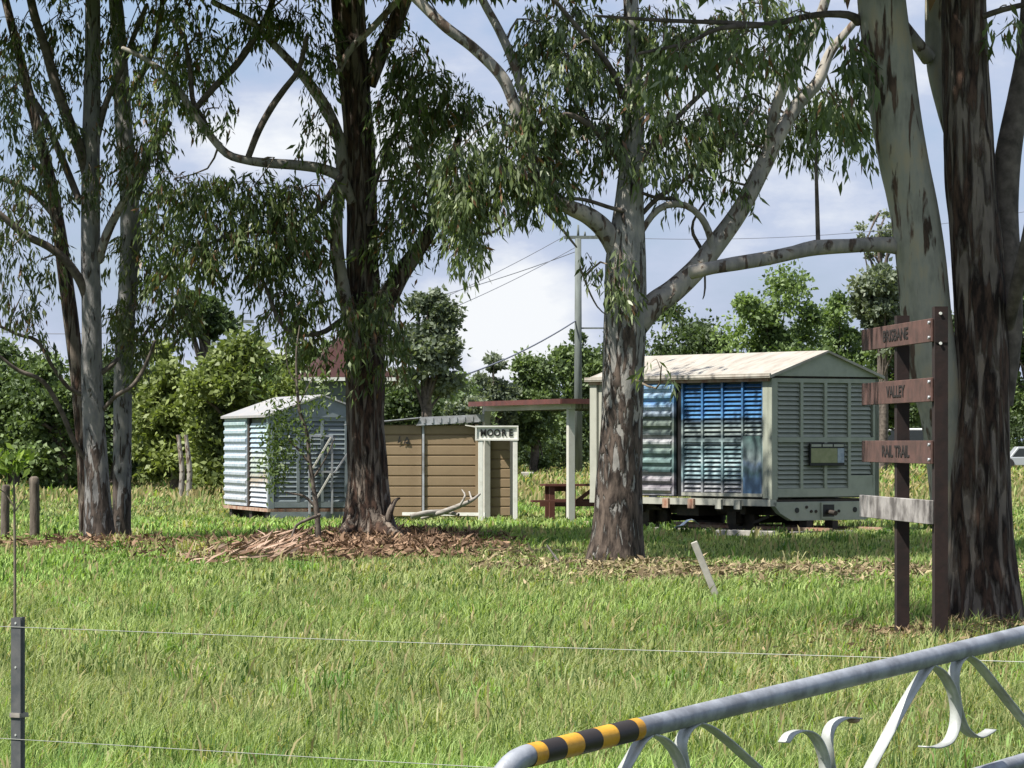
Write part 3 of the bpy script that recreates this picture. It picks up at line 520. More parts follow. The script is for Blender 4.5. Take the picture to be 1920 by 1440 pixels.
# left pair
gum('gum_tree', 'nearest of the grey gums on the left, straight pale grey trunk', 55, (186, 1019), [
    ('trunk', 'bark_grey', [(189, 1028, 84), (187, 1005, 60), (184, 950, 50), (182, 900, 46), (176, 800, 42), (172, 700, 40), (172, 600, 38), (170, 500, 36), (170, 400, 36), (170, 300, 34), (172, 200, 32), (174, 100, 30), (174, 0, 28), (176, -150, 22), (180, -360, 12)], 0.08),
    ('limb', 'limb_dark', [(168, 575, 20), (152, 530, 18, -.1), (125, 490, 16, -.2), (90, 462, 15, -.3), (45, 440, 14, -.4), (10, 410, 12, -.5), (-40, 370, 10, -.6)], 0.05),
    ('limb', 'limb_dark', [(164, 330, 22), (150, 280, 22, -.1), (128, 225, 22, -.2), (105, 160, 20, -.3), (85, 90, 18, -.3), (65, 30, 17, -.3), (50, -40, 16, -.3)], 0.06),
    ('limb', 'limb', [(184, 490, 18), (200, 440, 18, -.1), (222, 395, 15, -.1), (246, 350, 12, -.2), (275, 290, 10, -.3), (300, 240, 8, -.3)], 0.04),
    ('limb', 'limb_dark', [(150, 380, 14), (130, 330, 14, .2), (105, 270, 14, .3), (78, 210, 12, .3), (50, 170, 9, .4)], 0.04),
    ('limb', 'limb_dark', [(182, 260, 12), (200, 190, 12), (228, 130, 11, -.1), (250, 70, 10, -.1), (275, 10, 9, -.2)], 0.04),
    ('limb', 'limb_dark', [(160, 742, 9), (130, 728, 8, -.1), (100, 690, 7, -.2), (70, 640, 8, -.3), (35, 628, 6, -.3), (0, 612, 5, -.4), (-40, 600, 4, -.5)], 0),
    ('limb', 'limb_dark', [(160, 860, 9), (140, 830, 10, -.1), (112, 765, 10, -.2), (80, 715, 9, -.3), (35, 695, 8, -.4), (5, 672, 5, -.5), (-30, 640, 4, -.5)], 0),
    ('limb', 'limb_dark', [(190, 772, 8), (218, 742, 8, -.2), (250, 722, 8, -.3), (275, 680, 7, -.3), (290, 640, 5, -.4)], 0),
    ('limb', 'limb_dark', [(188, 700, 11), (205, 688, 10), (222, 672, 7, .1)], 0),
    ], [(40, 60, 60, 50, 17), (110, 40, 50, 45, 15), (50, 150, 50, 50, 13), (150, 120, 50, 50, 14), (120, 240, 45, 50, 12, -.3), (50, 270, 50, 50, 11), (210, 60, 50, 50, 16), (230, 170, 50, 50, 15), (280, 260, 50, 50, 18, -.3), (230, 300, 45, 45, 16, -.3),
        (60, 400, 50, 45, 10, -.4), (20, 480, 50, 50, 12, -.4), (90, 500, 40, 40, 8), (40, 570, 50, 50, 10, -.4), (110, 340, 40, 40, 9), (280, 350, 50, 45, 16), (25, 340, 40, 40, 8), (70, 620, 40, 30, 4, -.3), (0, 200, 40, 50, 10), (175, 350, 30, 40, 8, -.5)], 4,
    high=[(0, 0, 9.6, 2, 1.3, 2600), (-3, -1, 9.2, 2.2, 1.3, 2600), (-.5, -3.0, 9.0, 2.2, 1.2, 3000)], dens=1.35, tone=dict(base=((0.055, 0.078, 0.036), (0.12, 0.15, 0.06), (0.22, 0.24, 0.15)), brown=0.08))
gum('gum_tree', 'darker gum close behind the straight grey trunk, leaning slightly right', 57, (228, 1008), [
    ('trunk', 'bark_grey', [(228, 1020, 48), (228, 990, 36), (229, 900, 34), (230, 800, 34), (231, 700, 34), (236, 600, 34), (242, 500, 36), (244, 420, 38), (240, 330, 34), (232, 240, 32), (226, 140, 30), (220, 40, 28), (214, -60, 24), (214, -340, 12)], 0.08),
    ('limb', 'limb_dark', [(246, 400, 18), (262, 340, 18), (290, 270, 16), (318, 230, 12)], 0.05),
    ('limb', 'limb_dark', [(236, 660, 9), (262, 640, 8), (280, 615, 6), (310, 590, 4)], 0),
    ('limb', 'limb_dark', [(226, 200, 14), (260, 150, 12), (292, 80, 11), (305, 0, 10), (310, -60, 9)], 0.04),
    ], [(250, 460, 45, 45, 14), (290, 420, 50, 45, 18), (220, 600, 30, 55, 14, -.5), (250, 650, 35, 45, 10, -.5), (300, 520, 50, 45, 18), (330, 590, 50, 40, 14), (280, 590, 35, 40, 10), (290, 30, 50, 40, 12), (330, 120, 50, 50, 14)], 5,
    high=[(1.2, 0, 9.4, 2.0, 1.2, 2200)], tone=dict(base=((0.06, 0.08, 0.03), (0.14, 0.165, 0.055), (0.22, 0.24, 0.12)), brown=0.06))
gum('gum_tree', 'thin dark stem leaning left behind the pair of grey gums', 58, (160, 1002), [
    ('trunk', 'bark_dark', [(162, 1010, 26), (158, 960, 20), (156, 880, 22), (150, 760, 26), (138, 640, 28), (125, 540, 28), (112, 440, 26), (92, 330, 22), (70, 240, 20), (48, 150, 18), (25, 60, 16), (5, -20, 14), (-20, -120, 10)], 0.1),
    ('limb', 'limb_dark', [(106, 410, 12), (70, 370, 10, .2), (30, 345, 9, .3), (-20, 330, 7, .4)], 0.04),
    ], [(0, 110, 45, 50, 12), (60, 330, 40, 40, 8), (0, 400, 40, 40, 8)], 6, tone=dict(brown=0.08))

# ---------------------------------------------------------------- background trees
TONES = {'dark': ((0.042, 0.064, 0.028), (0.10, 0.145, 0.055)), 'mid': ((0.058, 0.088, 0.036), (0.14, 0.195, 0.072)), 'bright': ((0.065, 0.105, 0.038), (0.175, 0.245, 0.085)),
         'yellow': ((0.085, 0.115, 0.035), (0.215, 0.26, 0.08)), 'grey': ((0.07, 0.095, 0.06), (0.19, 0.22, 0.15))}
def bush_crown(c, rx, rz, n, tone, lobes=26, leaf=0.16, gap=0.0, seed=0):
    """lobed crown of leaf-sized faces: centre c, half width rx, half height rz"""
    r = np.random.default_rng(seed)
    k = r.normal(size=(lobes, 3)); k /= np.linalg.norm(k, axis=1)[:, None]
    rad = r.uniform(0.3, 0.98, lobes)[:, None]
    lc = k * rad * np.array([rx, rx, rz]) + c; lr = (0.2 + .42 * r.random(lobes) ** 1.5) * min(rx, rz) * (1.0 - gap * 0.35)
    idx = r.integers(0, lobes, n); d = r.normal(size=(n, 3)); d /= np.linalg.norm(d, axis=1)[:, None]
    d[:, 2] = np.where(d[:, 2] < -0.3, -d[:, 2], d[:, 2])
    rr = r.random(n) ** 0.45 * (1 + 0.25 * r.normal(size=n))
    p = lc[idx] + d * (lr[idx] * rr)[:, None]
    dd = d * 0.7 + r.normal(size=(n, 3)) * 0.8 + np.array([0, 0, -0.35]); dd /= np.linalg.norm(dd, axis=1)[:, None]
    t = np.clip(r.random(n) * 0.8 + r.normal(0, .22, lobes)[idx] + 0.12, 0, 1.15)[:, None]
    a, b = map(np.array, TONES[tone]); cols = (a * (1 - t) + b * t)
    LL = r.uniform(0.7, 1.4, n) * leaf
    return p, dd, LL, cols, lc
def bgtree(label, px, top, hw, D, tone, bot=None, n=9000, gap=0.0, leaf=0.17, lobes=26, name='background_tree', bark='limb_dark', group='trees along the far side of the paddock'):
    x = (px - 960) / F * D; gz = float(ground_z(x, D)); ztop = EYE - (top - HY) / F * D
    zb = gz + (0.0 if bot is None else 0) if bot is None else EYE - (bot - HY) / F * D
    rx = hw / F * D; rz = (ztop - zb) / 2; c = np.array([x, D, (ztop + zb) / 2])
    root = empty(name, (x, D, gz), label=label, cat='tree', group=group)
    sd_ = int(px * 7 + top + 9000)
    p, dd, LL, cols, lc = bush_crown(c, rx, rz, n, tone, lobes, leaf, gap, sd_)
    keep = p[:, 2] > gz + 0.05; p, dd, LL, cols = p[keep], dd[keep], LL[keep], cols[keep]
    O = np.array([x, D, gz])
    leaves(p, LL, LL * 0.62, dd, cols, 'bg', root, O, M['bgleaf'])
    tb = [tube([[x, D, gz - 0.1], [x + 0.1, D, gz + (c[2] - gz) * 0.5], [c[0], c[1], c[2] + rz * 0.3]], [0.24, 0.18, 0.08], 8, 0.6)]
    v, f = merge(tb); link('trunk', np_mesh('trunk', v - O, f, None, True), M[bark], root)
    tb = []
    for q in lc[:16]:
        s = np.array([x, D, gz + (c[2] - gz) * random.uniform(0.5, 1.1)])
        tb.append(tube([s, (s + q) / 2 + np.array([0, 0, .15]), q], [0.08, 0.05, 0.02], 5, 0.6))
    v, f = merge(tb); tag(link('boughs', np_mesh('boughs', v - O, f, None, True), M[bark], root), kind='stuff')
    return root
BG = [
 ('olive green tree at the far left edge of the paddock', 20, 640, 95, 112, 'mid', None, 11000),
 ('mid green tree showing left of the grey gum trunks', 110, 665, 75, 108, 'mid', None, 9000),
 ('dark bushy tree directly behind the grey gum trunks', 215, 650, 80, 114, 'dark', None, 9000),
 ('yellow green tree between the grey gums and the pale wagon', 330, 630, 92, 106, 'yellow', None, 13000),
 ('tall yellow green tree rising behind the roof of the pale wagon', 440, 612, 95, 103, 'yellow', None, 14000),
 ('small light green tree behind the gable of the pale wagon', 540, 640, 70, 112, 'yellow', None, 7000),
 ('dark high tree crown left of the small far power pole', 385, 548, 62, 124, 'dark', 640, 5000),
 ('dark green tree behind the maroon roofed building', 610, 600, 75, 126, 'mid', None, 8000),
 ('round grey green tree beside the dark trunked gum, above the tan shed', 795, 545, 82, 122, 'grey', 800, 10000),
 ('low dark tree behind the tan shed roof', 760, 690, 75, 128, 'dark', None, 7000),
 ('pale grey green shrub tree left of the picnic shelter roof', 870, 725, 50, 132, 'grey', None, 6000),
 ('pale topped tree above the left end of the shelter roof', 925, 665, 42, 140, 'grey', None, 6000),
 ('green tree above the middle of the shelter roof', 1000, 640, 55, 142, 'mid', None, 9000),
 ('dark green tree around the tall power pole', 1075, 612, 62, 140, 'mid', None, 9000),
 ('dark tree hidden partly by the pale mottled gum trunk', 1150, 600, 60, 136, 'dark', None, 8000),
 ('dark green tree behind the left of the cream wagon roof', 1285, 566, 92, 124, 'dark', None, 11000),
 ('bright green rounded tree behind the cream wagon roof', 1455, 520, 98, 118, 'bright', None, 14000),
 ('yellow green tree behind the wagon gable', 1575, 535, 62, 126, 'bright', None, 9000),
 ('tall grey green tree between the wagon and the right gum', 1655, 470, 62, 110, 'grey', 700, 9000),
 ('shaded green tree low behind the trail sign', 1690, 620, 70, 116, 'mid', 870, 9000),
 ('green tree at the right edge beyond the multi-stemmed gum', 1925, 430, 75, 120, 'mid', None, 11000),
 ('bright tree right of the frame behind the right gum', 2060, 500, 90, 124, 'bright', None, 7000),
 ('dark tree left of the frame at the paddock edge', -110, 640, 95, 114, 'dark', None, 7000),
 ('dark understorey tree behind the right gum trunk', 1810, 560, 70, 126, 'dark', None, 7000),
]
for (lb, px, top, hw, D, tone, bot, n) in BG:
    lf = .17
    if px > 840: k_ = 1.2 + .5 * min(1, max(0, (px - 1000) / 300)); D *= k_; lf *= k_ ** .8
    bgtree(lb, px, top, hw, D, tone, bot, int(n * 1.7), gap=0.7 if tone == 'grey' else 0.15, lobes=40, leaf=lf)
bgtree('thin wispy grey green tree top above the tall tree beside the right gum', 1648, 378, 45, 188, 'grey', 500, 1800, gap=1.0, lobes=22)
# far scrub that reads as one mass
LPs = []; LC = []; LDs = []; LLs = []
for k in range(150):
    u = k / 149; px = -350 + 2700 * u; D = 118 + 62 * np.clip((px - 500) / 500, 0, 1) + 55 * np.clip((px - 1000) / 500, 0, 1) + random.uniform(0, 12)
    x = (px - 960) / F * D; gz = float(ground_z(x, D)); h = random.uniform(2.2, 3.9) * (1 + .6 * np.clip((px - 500) / 1000, 0, 1))
    p, d, l_, c, _ = bush_crown(np.array([x, D, gz + h / 2]), 1.9 * D / 125, h / 2, 1300, random.choice(['dark', 'dark', 'mid']), 10, 0.24, 0, k + 500)
    LPs.append(p); LDs.append(d); LLs.append(l_); LC.append(c)
p = np.vstack(LPs); keep = p[:, 2] > ground_z(p[:, 0], p[:, 1])
o = leaves(p[keep], np.concatenate(LLs)[keep], np.concatenate(LLs)[keep] * 0.6, np.vstack(LDs)[keep], np.vstack(LC)[keep], 'scrub', None, (0, 0, 0), M['bgleaf'], partname='scrub')
tag(o, 'dense dark scrub closing off the far side of the paddock', 'scrub', kind='stuff')
# slim pale trunks at the foot of the left tree bank
for k, (px, tp) in enumerate([(338, 845), (352, 850)]):
    D = 100; x = (px - 960) / F * D
    v, f = tube([[x, D, -0.1], [x + .05, D, 0.7], [x - 0.05, D, 1.7]], [0.085, 0.075, 0.05], 8, 0.2, 0.1, k)
    o = link('tree_trunk', np_mesh('tree_trunk', v - np.array([x, D, 0]), f, None, True), M['limb'], None, (x, D, 0))
    tag(o, ['left one of two slim pale trunks under the yellow green tree', 'right one of two slim pale trunks under the yellow green tree'][k], 'tree trunk', 'slim pale trunks at the paddock edge')

# ---------------------------------------------------------------- wagons
def louvre_mesh(wd, pitch, name='louvre', depth=0.040, fill=0.84):
    """one sloping slat: x width, front at -y; slopes outward going down"""
    b = MB(); t = 0.012; h = pitch * fill
    b.prism([(-depth, -h / 2), (-depth + 0.004, -h / 2 + t), (0.0, h / 2), (0.0, h / 2 - t)], -wd / 2, wd / 2, 'x')
    bmesh.ops.recalc_face_normals(b.bm, faces=b.bm.faces)
    me = bpy.data.meshes.new(name); b.bm.to_mesh(me); b.bm.free(); return me
def place_louvres(root, me_, material, xs, zs, face, at, skip=None):
    """face 'end': plane y=at facing -y, xs are x; face 'side': plane x=at facing -x, xs are y"""
    if len(me_.materials) == 0: me_.materials.append(material)
    for a in xs:
        for z in zs:
            if skip and skip(a, z): continue
            o = bpy.data.objects.new('louvre', me_); COL.objects.link(o); o.parent = root
            if face == 'end': o.location = (a, at, z)
            else: o.location = (at, a, z); o.rotation_euler = (0, 0, R(-90))
def text_mesh(s, size, depth=0.0, sx=1.0, bold=0.0):
    cu = bpy.data.curves.new('t', 'FONT'); cu.body = s; cu.size = size; cu.align_x = 'CENTER'; cu.align_y = 'CENTER'; cu.extrude = depth; cu.offset = bold; cu.resolution_u = 3
    ob = bpy.data.objects.new('t', cu); COL.objects.link(ob)
    dg = bpy.context.evaluated_depsgraph_get(); dg.update()
    me = bpy.data.meshes.new_from_object(ob.evaluated_get(dg)); bpy.data.objects.remove(ob)
    for v in me.vertices: v.co.x *= sx
    me.materials.clear(); return me

# right wagon
ang = R(35); u = Vector((math.cos(ang), math.sin(ang), 0)); v_ = Vector((-math.sin(ang), math.cos(ang), 0))
C1 = Vector((4.244, 61, 0)); ctr = C1 + u * 1.15 + v_ * 2.5
W1 = empty('louvred_wagon', ctr, ang, 'sage and cream louvred rail wagon with blue landscape mural on its side', 'rail wagon')
zf, ze, zr = 0.58, 2.55, 3.01; HWd, HL = 1.15, 2.5
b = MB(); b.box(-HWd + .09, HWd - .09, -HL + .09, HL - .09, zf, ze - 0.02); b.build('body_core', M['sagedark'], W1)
# end frame and rails
for x0, x1 in ((-HWd, -HWd + .13), (HWd - .13, HWd)): b = MB(); b.box(x0, x1, -HL, -HL + .1, zf - .02, ze); b.build('corner_post', M['sage'], W1, bevel=.006)
iw = 2 * HWd - .26; cw = iw / 4
for k in (1, 2, 3):
    b = MB(); xx = -HWd + .13 + cw * k; b.box(xx - .03, xx + .03, -HL + .002, -HL + .09, zf + .14, ze - .07); b.build('mullion', M['sage'], W1)
b = MB(); b.box(-HWd + .13, HWd - .13, -HL + .004, -HL + .09, ze - .07, ze - .002); b.build('top_rail', M['sage'], W1)
b = MB(); b.box(-HWd + .13, HWd - .13, -HL - .004, -HL + .09, 1.50, 1.58); b.build('mid_rail', M['sage'], W1)
b = MB(); b.box(-HWd + .13, HWd - .13, -HL + .004, -HL + .09, zf + .02, zf + .16); b.build('bottom_rail', M['sage'], W1)
b = MB(); b.box(-HWd + .13 + 3 * cw + .03, HWd - .13, -HL + .01, -HL + .09, zf + .16, zf + .37); b.build('patch_panel', M['sage'], W1)
pe = (ze - .07 - 1.58) / 12
me_ = louvre_mesh(cw - .06, pe)
xs_ = [-HWd + .13 + cw * (k + .5) for k in range(4)]
place_louvres(W1, me_, M['sage'], xs_, [1.58 + pe * (k + .5) for k in range(12)], 'end', -HL + .065)
pl = (1.50 - zf - .16) / 10
place_louvres(W1, me_, M['sage'], xs_, [zf + .16 + pl * (k + .5) for k in range(10)], 'end', -HL + .065, skip=lambda a, z: a > .7 and z < zf + .37)
# dark gap lines
b = MB(); b.box(-HWd + .02, HWd, -HL + .03, -HL + .06, ze, ze + .035); b.build('gable_gap', M['dark'], W1)
b = MB(); b.box(-HWd + .02, HWd, -HL + .02, -HL + .06, zf - .06, zf - .0205); b.build('floor_gap', M['dark'], W1)
b = MB(); b.prism([(-HWd - .02, ze + .035), (HWd + .02, ze + .035), (HWd + .02, ze + .06), (0, zr - .02), (-HWd - .02, ze + .06)], -HL - .01, -HL + .08); b.build('gable', M['sage'], W1)
b = MB(); b.prism([(-HWd + .02, ze), (HWd - .02, ze), (HWd - .02, ze + .06), (0, zr - .02), (-HWd + .02, ze + .06)], HL - .08, HL - .0); b.build('gable', M['sage'], W1)
# info board with writing strip
b = MB(); b.box(-.02 - .36, -.02 + .38, -HL - .05, -HL - .005, 1.11, 1.48); bd = b.build('info_board', M['black'], W1, bevel=.004)
b = MB(); b.box(-.36, .20, -HL - .056, -HL - .051, 1.16, 1.40); b.build('print_panel', M['panelgreen'], bd)
b = MB(); b.box(.205, .345, -HL - .056, -HL - .051, 1.16, 1.40); b.build('map_print', M['panelblue'], bd)
for k in range(3): b = MB(); b.box(-.355 + .24 * k, -.145 + .24 * k, -HL - .056, -HL - .051, 1.425, 1.465); b.build('title_strip', M['cream'], bd)
# headstock with coupling pocket
b = MB(); b.prism([(-HWd + .05, zf - .06), (HWd - .02, zf - .06), (HWd - .02, .36), (HWd - .30, .21), (-HWd + .42, .21), (-HWd + .18, .33), (-HWd + .02, .50)], -HL + .0, -HL + .12)
b.build('headstock', M['sage'], W1, bevel=.005)
b = MB(); b.box(-.12, .18, -HL - .03, -HL + .01, .24, .50); hb = b.build('coupling_frame', M['sage'], W1)
b = MB(); b.box(-.09, .15, -HL - .034, -HL - .028, .27, .47); b.build('coupling_pocket', M['black'], W1)
b = MB(); b.cyl((.0, -HL - .25, .33), (.03, -HL + .1, .36), .04); b.build('coupling_hook', M['dark'], W1)
for sx in (-.62, .62): b = MB(); b.cyl((sx, -HL - .01, .38), (sx, -HL + .02, .38), .045); b.build('buffer_hole', M['black'], W1)
for sx, sz in ((-.42, .43), (-.32, .36), (-.22, .36), (.27, .36)): b = MB(); b.cyl((sx, -HL - .02, sz), (sx, -HL + .02, sz), .025, seg=8); b.build('bolt', M['dark'], W1)
# long side: x = -HWd facing left-front
def sy(t): return -HL + t           # t metres from the near corner along the side
fx = -HWd
b = MB(); b.box(fx, fx + .09, sy(.10), sy(.24), zf, ze - .01); b.build('side_post', M['sage'], W1)
p0, p1 = .24, 2.40; cw2 = (p1 - p0) / 4
for k in range(5):
    b = MB(); y0 = sy(p0 + cw2 * k); b.box(fx + .002, fx + .08, y0 - .025, y0 + .025, zf + .02, ze - .03); b.build('side_mullion', M['mural'], W1)
ps = (2.47 - .66) / 25; me_ = louvre_mesh(cw2 - .05, ps, fill=.72)
place_louvres(W1, me_, M['mural'], [sy(p0 + cw2 * (k + .5)) for k in range(4)], [.66 + ps * (k + .5) for k in range(25)], 'side', fx + .065, skip=lambda a, z: a < sy(p0 + cw2) and z < 1.62)
b = MB(); b.box(fx + .0, fx + .08, sy(p0 + .03), sy(p0 + cw2 - .0255), .62, 1.60); b.build('flat_mural_panel', M['muralwater'], W1)
b = MB(); b.box(fx + .005, fx + .08, sy(p0 + cw2 + .03), sy(p1 - .03), 1.50, 1.56); b.build('side_rail', M['mural'], W1)
b = MB(); b.box(fx - .012, fx + .08, sy(p0), sy(p1), .60, .655); b.build('sill_rail', M['cream'], W1)
b = MB(); b.box(fx + .03, fx + .1, sy(2.42), sy(2.56), zf, ze); b.build('door_gap', M['black'], W1)
# sliding door: broad pressed slats
b = MB(); b.box(fx - .05, fx - .0, sy(2.56), sy(2.62), .60, ze - .04); b.build('door_stile', M['muraldoor'], W1)
b = MB(); b.box(fx - .03, fx + .05, sy(2.62), sy(4.4), .60, ze - .04); b.build('door_leaf', M['muraldoor'], W1)
pd = (2.50 - .62) / 12
b = MB(); b.prism([(0, -pd * .42), (-.045, -pd * .1), (-.045, pd * .15), (0, pd * .42)], -.88, .88, 'x'); 
for vv in b.bm.verts: pass
bmesh.ops.recalc_face_normals(b.bm, faces=b.bm.faces); me_ = bpy.data.meshes.new('door_slat'); b.bm.to_mesh(me_); b.bm.free(); me_.materials.append(M['muraldoor'])
for k in range(12):
    o = bpy.data.objects.new('door_slat', me_); COL.objects.link(o); o.parent = W1; o.location = (fx - .03, sy(3.51), .62 + pd * (k + .5)); o.rotation_euler = (0, 0, R(-90))
b = MB(); b.box(fx + .02, fx + .1, sy(4.42), sy(5.0), zf, ze - .01); b.build('side_end_panel', M['cream'], W1)
b = MB(); b.box(fx - .03, fx + .1, sy(4.8), sy(5.0), zf - .03, ze + .05); b.build('corner_post', M['cream'], W1, bevel=.008)
b = MB(); b.box(fx - .055, fx + .02, sy(.05), sy(5.0), ze - .055, ze + .0); b.build('door_track', M['rust'], W1)
b = MB(); b.box(fx - .10, fx - .072, sy(-.07), sy(5.06), ze + .002, ze + .075); b.build('eave_fascia', M['roofcream'], W1)
b = MB(); b.box(fx - .03, fx + .1, sy(0), sy(5), zf - .13, zf - .02); b.build('solebar', M['cream'], W1)
b = MB(); b.box(HWd - .1, HWd + .03, sy(0), sy(5), zf - .13, zf - .02); b.build('solebar', M['cream'], W1)
for t0 in (.75, 1.25, 2.0, 2.7, 3.6): b = MB(); b.box(fx - .07, fx - .031, sy(t0), sy(t0 + .16), zf - .19, zf - .03); b.build('hinge_bracket', M['rust' if t0 in (2.0, 2.7) else 'cream'], W1)
b = MB(); b.box(HWd - .09, HWd, sy(.0), sy(5.0), zf, ze - .01); b.build('far_side_panel', M['sage'], W1)
b = MB(); b.box(-HWd + .1, HWd - .1, HL - .09, HL, zf, ze - .01); b.build('far_end_panel', M['sage'], W1)
# roof: two pitched sheets with a rolled eave
for s in (-1, 1):
    b = MB(); b.prism([(s * (HWd + .07), ze - .0), (s * (HWd + .07), ze + .05), (0, zr + .005), (0, zr - .03)] if s < 0 else [(s * (HWd + .07), ze - .0), (0, zr - .03), (0, zr + .005), (s * (HWd + .07), ze + .05)], -HL - .07, HL + .06)
    b.build('roof_sheet', M['roofcream'], W1)
b = MB(); b.cyl((-HWd - .08, -HL - .06, ze + .03), (-HWd - .08, HL + .05, ze + .03), .028, seg=8); b.build('gutter_roll', M['roofcream'], W1)
# underframe, wheels, springs
b = MB(); b.box(-.55, -.42, -HL + .1, HL - .1, .28, .50); b.box(.42, .55, -HL + .1, HL - .1, .28, .50)
b.box(-.9, .9, -1.5, -1.35, .30, .42); b.box(-.9, .9, 1.35, 1.5, .30, .42); b.box(-.95, .95, -.3, .3, .26, .42); b.build('underframe', M['dark'], W1)
for yy in (-1.05, 1.35):
    for s in (-1, 1):
        b = MB(); b.cyl((s * .53, yy, .20), (s * .64, yy, .20), .36, seg=24); b.cyl((s * .64, yy, .20), (s * .72, yy, .20), .1, seg=12); b.build('wheel', M['dark'], W1)
        b = MB(); b.box(s * .78 - .06, s * .78 + .06, yy - .12, yy + .12, .14, .34)
        for q in range(5): b.box(s * .78 - .04, s * .78 + .04, yy - .45 + .07 * q, yy + .45 - .07 * q, .34 + .022 * q, .36 + .022 * q)
        b.build('axle_box', M['dark'], W1)
for yy in (-1.05, 1.35): b = MB(); b.cyl((-.6, yy, .2), (.6, yy, .2), .06); b.build('axle', M['dark'], W1)
b = MB(); b.bar((-.8, -2.0, .28), (-.8, -1.6, .16), .03, .05); b.build('brake_rod', M['dark'], W1)
for q in (-.35, .2): b = MB(); b.box(q - .06, q + .06, -HL, -HL + .2, .05, .205); b.build('brake_hose_box', M['dark'], W1)
# short track it stands on
tr = empty('railway_track', ctr, ang, 'short rusty rails and sleepers in the grass under the mural wagon', 'railway track')
for s in (-.56, .56): b = MB(); b.box(s - .035, s + .035, -3.3, 3.6, .05, .10); b.build('rail', M['rust'], tr)
for k in range(9): b = MB(); b.box(-1.0, 1.0, -3.0 + .75 * k, -2.78 + .75 * k, -.05, .045); b.build('sleeper', M['greytimber'], tr)

# left wagon
ang2 = R(15); u2 = Vector((math.cos(ang2), math.sin(ang2), 0)); w2 = Vector((-math.sin(ang2), math.cos(ang2), 0))
C2 = Vector((-5.09, 78, 0)); ctr2 = C2 + u2 * 1.15 + w2 * 2.5; ctr2.z = -.2
W2 = empty('louvred_wagon', ctr2, ang2, 'smaller grey rail wagon with pale blue and white mural side, behind the litter mound', 'rail wagon')
zf, ze, zr = .33, 2.22, 2.70
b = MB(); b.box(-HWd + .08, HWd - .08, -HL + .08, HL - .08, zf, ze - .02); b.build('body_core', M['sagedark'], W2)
for s in (-1, 1): b = MB(); b.box(min(s * HWd, s * (HWd - .12)), max(s * HWd, s * (HWd - .12)), -HL, -HL + .1, zf - .02, ze); b.build('corner_post', M['w2grey'], W2)
b = MB(); b.box(-HWd + .12, HWd - .12, -HL + .003, -HL + .09, ze - .08, ze - .002); b.build('top_rail', M['w2grey'], W2)
b = MB(); b.box(-HWd + .12, HWd - .12, -HL + .003, -HL + .09, zf, zf + .12); b.build('bottom_rail', M['w2grey'], W2)
for k in (1, 2, 3): b = MB(); xx = -HWd + .12 + .515 * k; b.box(xx - .03, xx + .03, -HL, -HL + .09, zf + .12, ze - .08); b.build('mullion', M['w2grey'], W2)
me_ = louvre_mesh(.455, (ze - .2 - zf) / 17, fill=.9); pz = (ze - .08 - zf - .12) / 17
place_louvres(W2, me_, M['w2grey'], [-HWd + .12 + .515 * (k + .5) for k in range(4)], [zf + .12 + pz * (k + .5) for k in range(17)], 'end', -HL + .065)
b = MB(); b.prism([(-HWd, ze), (HWd, ze), (0, zr - .03)], -HL - .01, -HL + .08); b.build('gable', M['w2grey'], W2)
b = MB(); b.box(-HWd + .05, HWd - .05, -HL + .0, -HL + .1, .05, zf - .03); b.build('headstock', M['w2grey'], W2)
# pale braced frame on the end
gf = MB()
for x0 in (-.28, .20): gf.box(x0 - .02, x0 + .02, -HL - .06, -HL - .02, .2, 1.85)
gf.box(-.26, .18, -HL - .058, -HL - .022, 1.06, 1.10); gf.box(-.26, .18, -HL - .058, -HL - .022, 1.81, 1.85)
gf.build('braced_frame', M['w2grey'] if False else M['zinc'], W2)
b = MB(); b.bar((-.24, -HL - .075, 1.12), (.17, -HL - .075, 1.80), .035, .03, (0, 1, 0)); b.build('diagonal_brace', M['offwhite'], W2)
b = MB(); b.bar((-.24, -HL - .075, .35), (.17, -HL - .075, 1.04), .035, .03, (0, 1, 0)); b.build('diagonal_brace', M['offwhite'], W2)
b = MB(); b.bar((.24, -HL - .075, 1.05), (.62, -HL - .075, 1.6), .03, .03, (0, 1, 0)); b.build('diagonal_brace', M['zinc'], W2)
b = MB(); b.box(-HWd, -HWd + .08, -HL + .1, -HL + .2, zf, ze); b.build('side_post', M['mural2'], W2)
me_ = louvre_mesh(1.95, (ze - zf) / 18, fill=.86)
place_louvres(W2, me_, M['mural2'], [-HL + 1.2], [zf + (ze - zf) / 18 * (k + .5) for k in range(17)], 'side', -HWd + .065)
b = MB(); b.box(-HWd + .02, -HWd + .09, -HL + 2.22, -HL + 2.40, zf, ze); b.build('door_gap', M['dark'], W2)
b = MB(); pd = (ze - zf) / 10.5; b.prism([(0, -pd * .45), (-.05, -pd * .1), (-.05, pd * .2), (0, pd * .42)], -1.25, 1.25, 'x'); bmesh.ops.recalc_face_normals(b.bm, faces=b.bm.faces)
me_ = bpy.data.meshes.new('door_slat'); b.bm.to_mesh(me_); b.bm.free(); me_.materials.append(M['mural2b'])
for k in range(10):
    o = bpy.data.objects.new('door_slat', me_); COL.objects.link(o); o.parent = W2; o.location = (-HWd + .02, -HL + 3.68, zf + .05 + pd * (k + .5)); o.rotation_euler = (0, 0, R(-90))
b = MB(); b.box(-HWd + .01, -HWd + .09, -HL + 2.42, HL, zf, ze); b.build('door_leaf', M['mural2b'], W2)
b = MB(); b.box(-HWd - .02, HWd + .02, -HL, HL, zf - .09, zf - .025); b.build('floor_frame', M['rust'], W2)
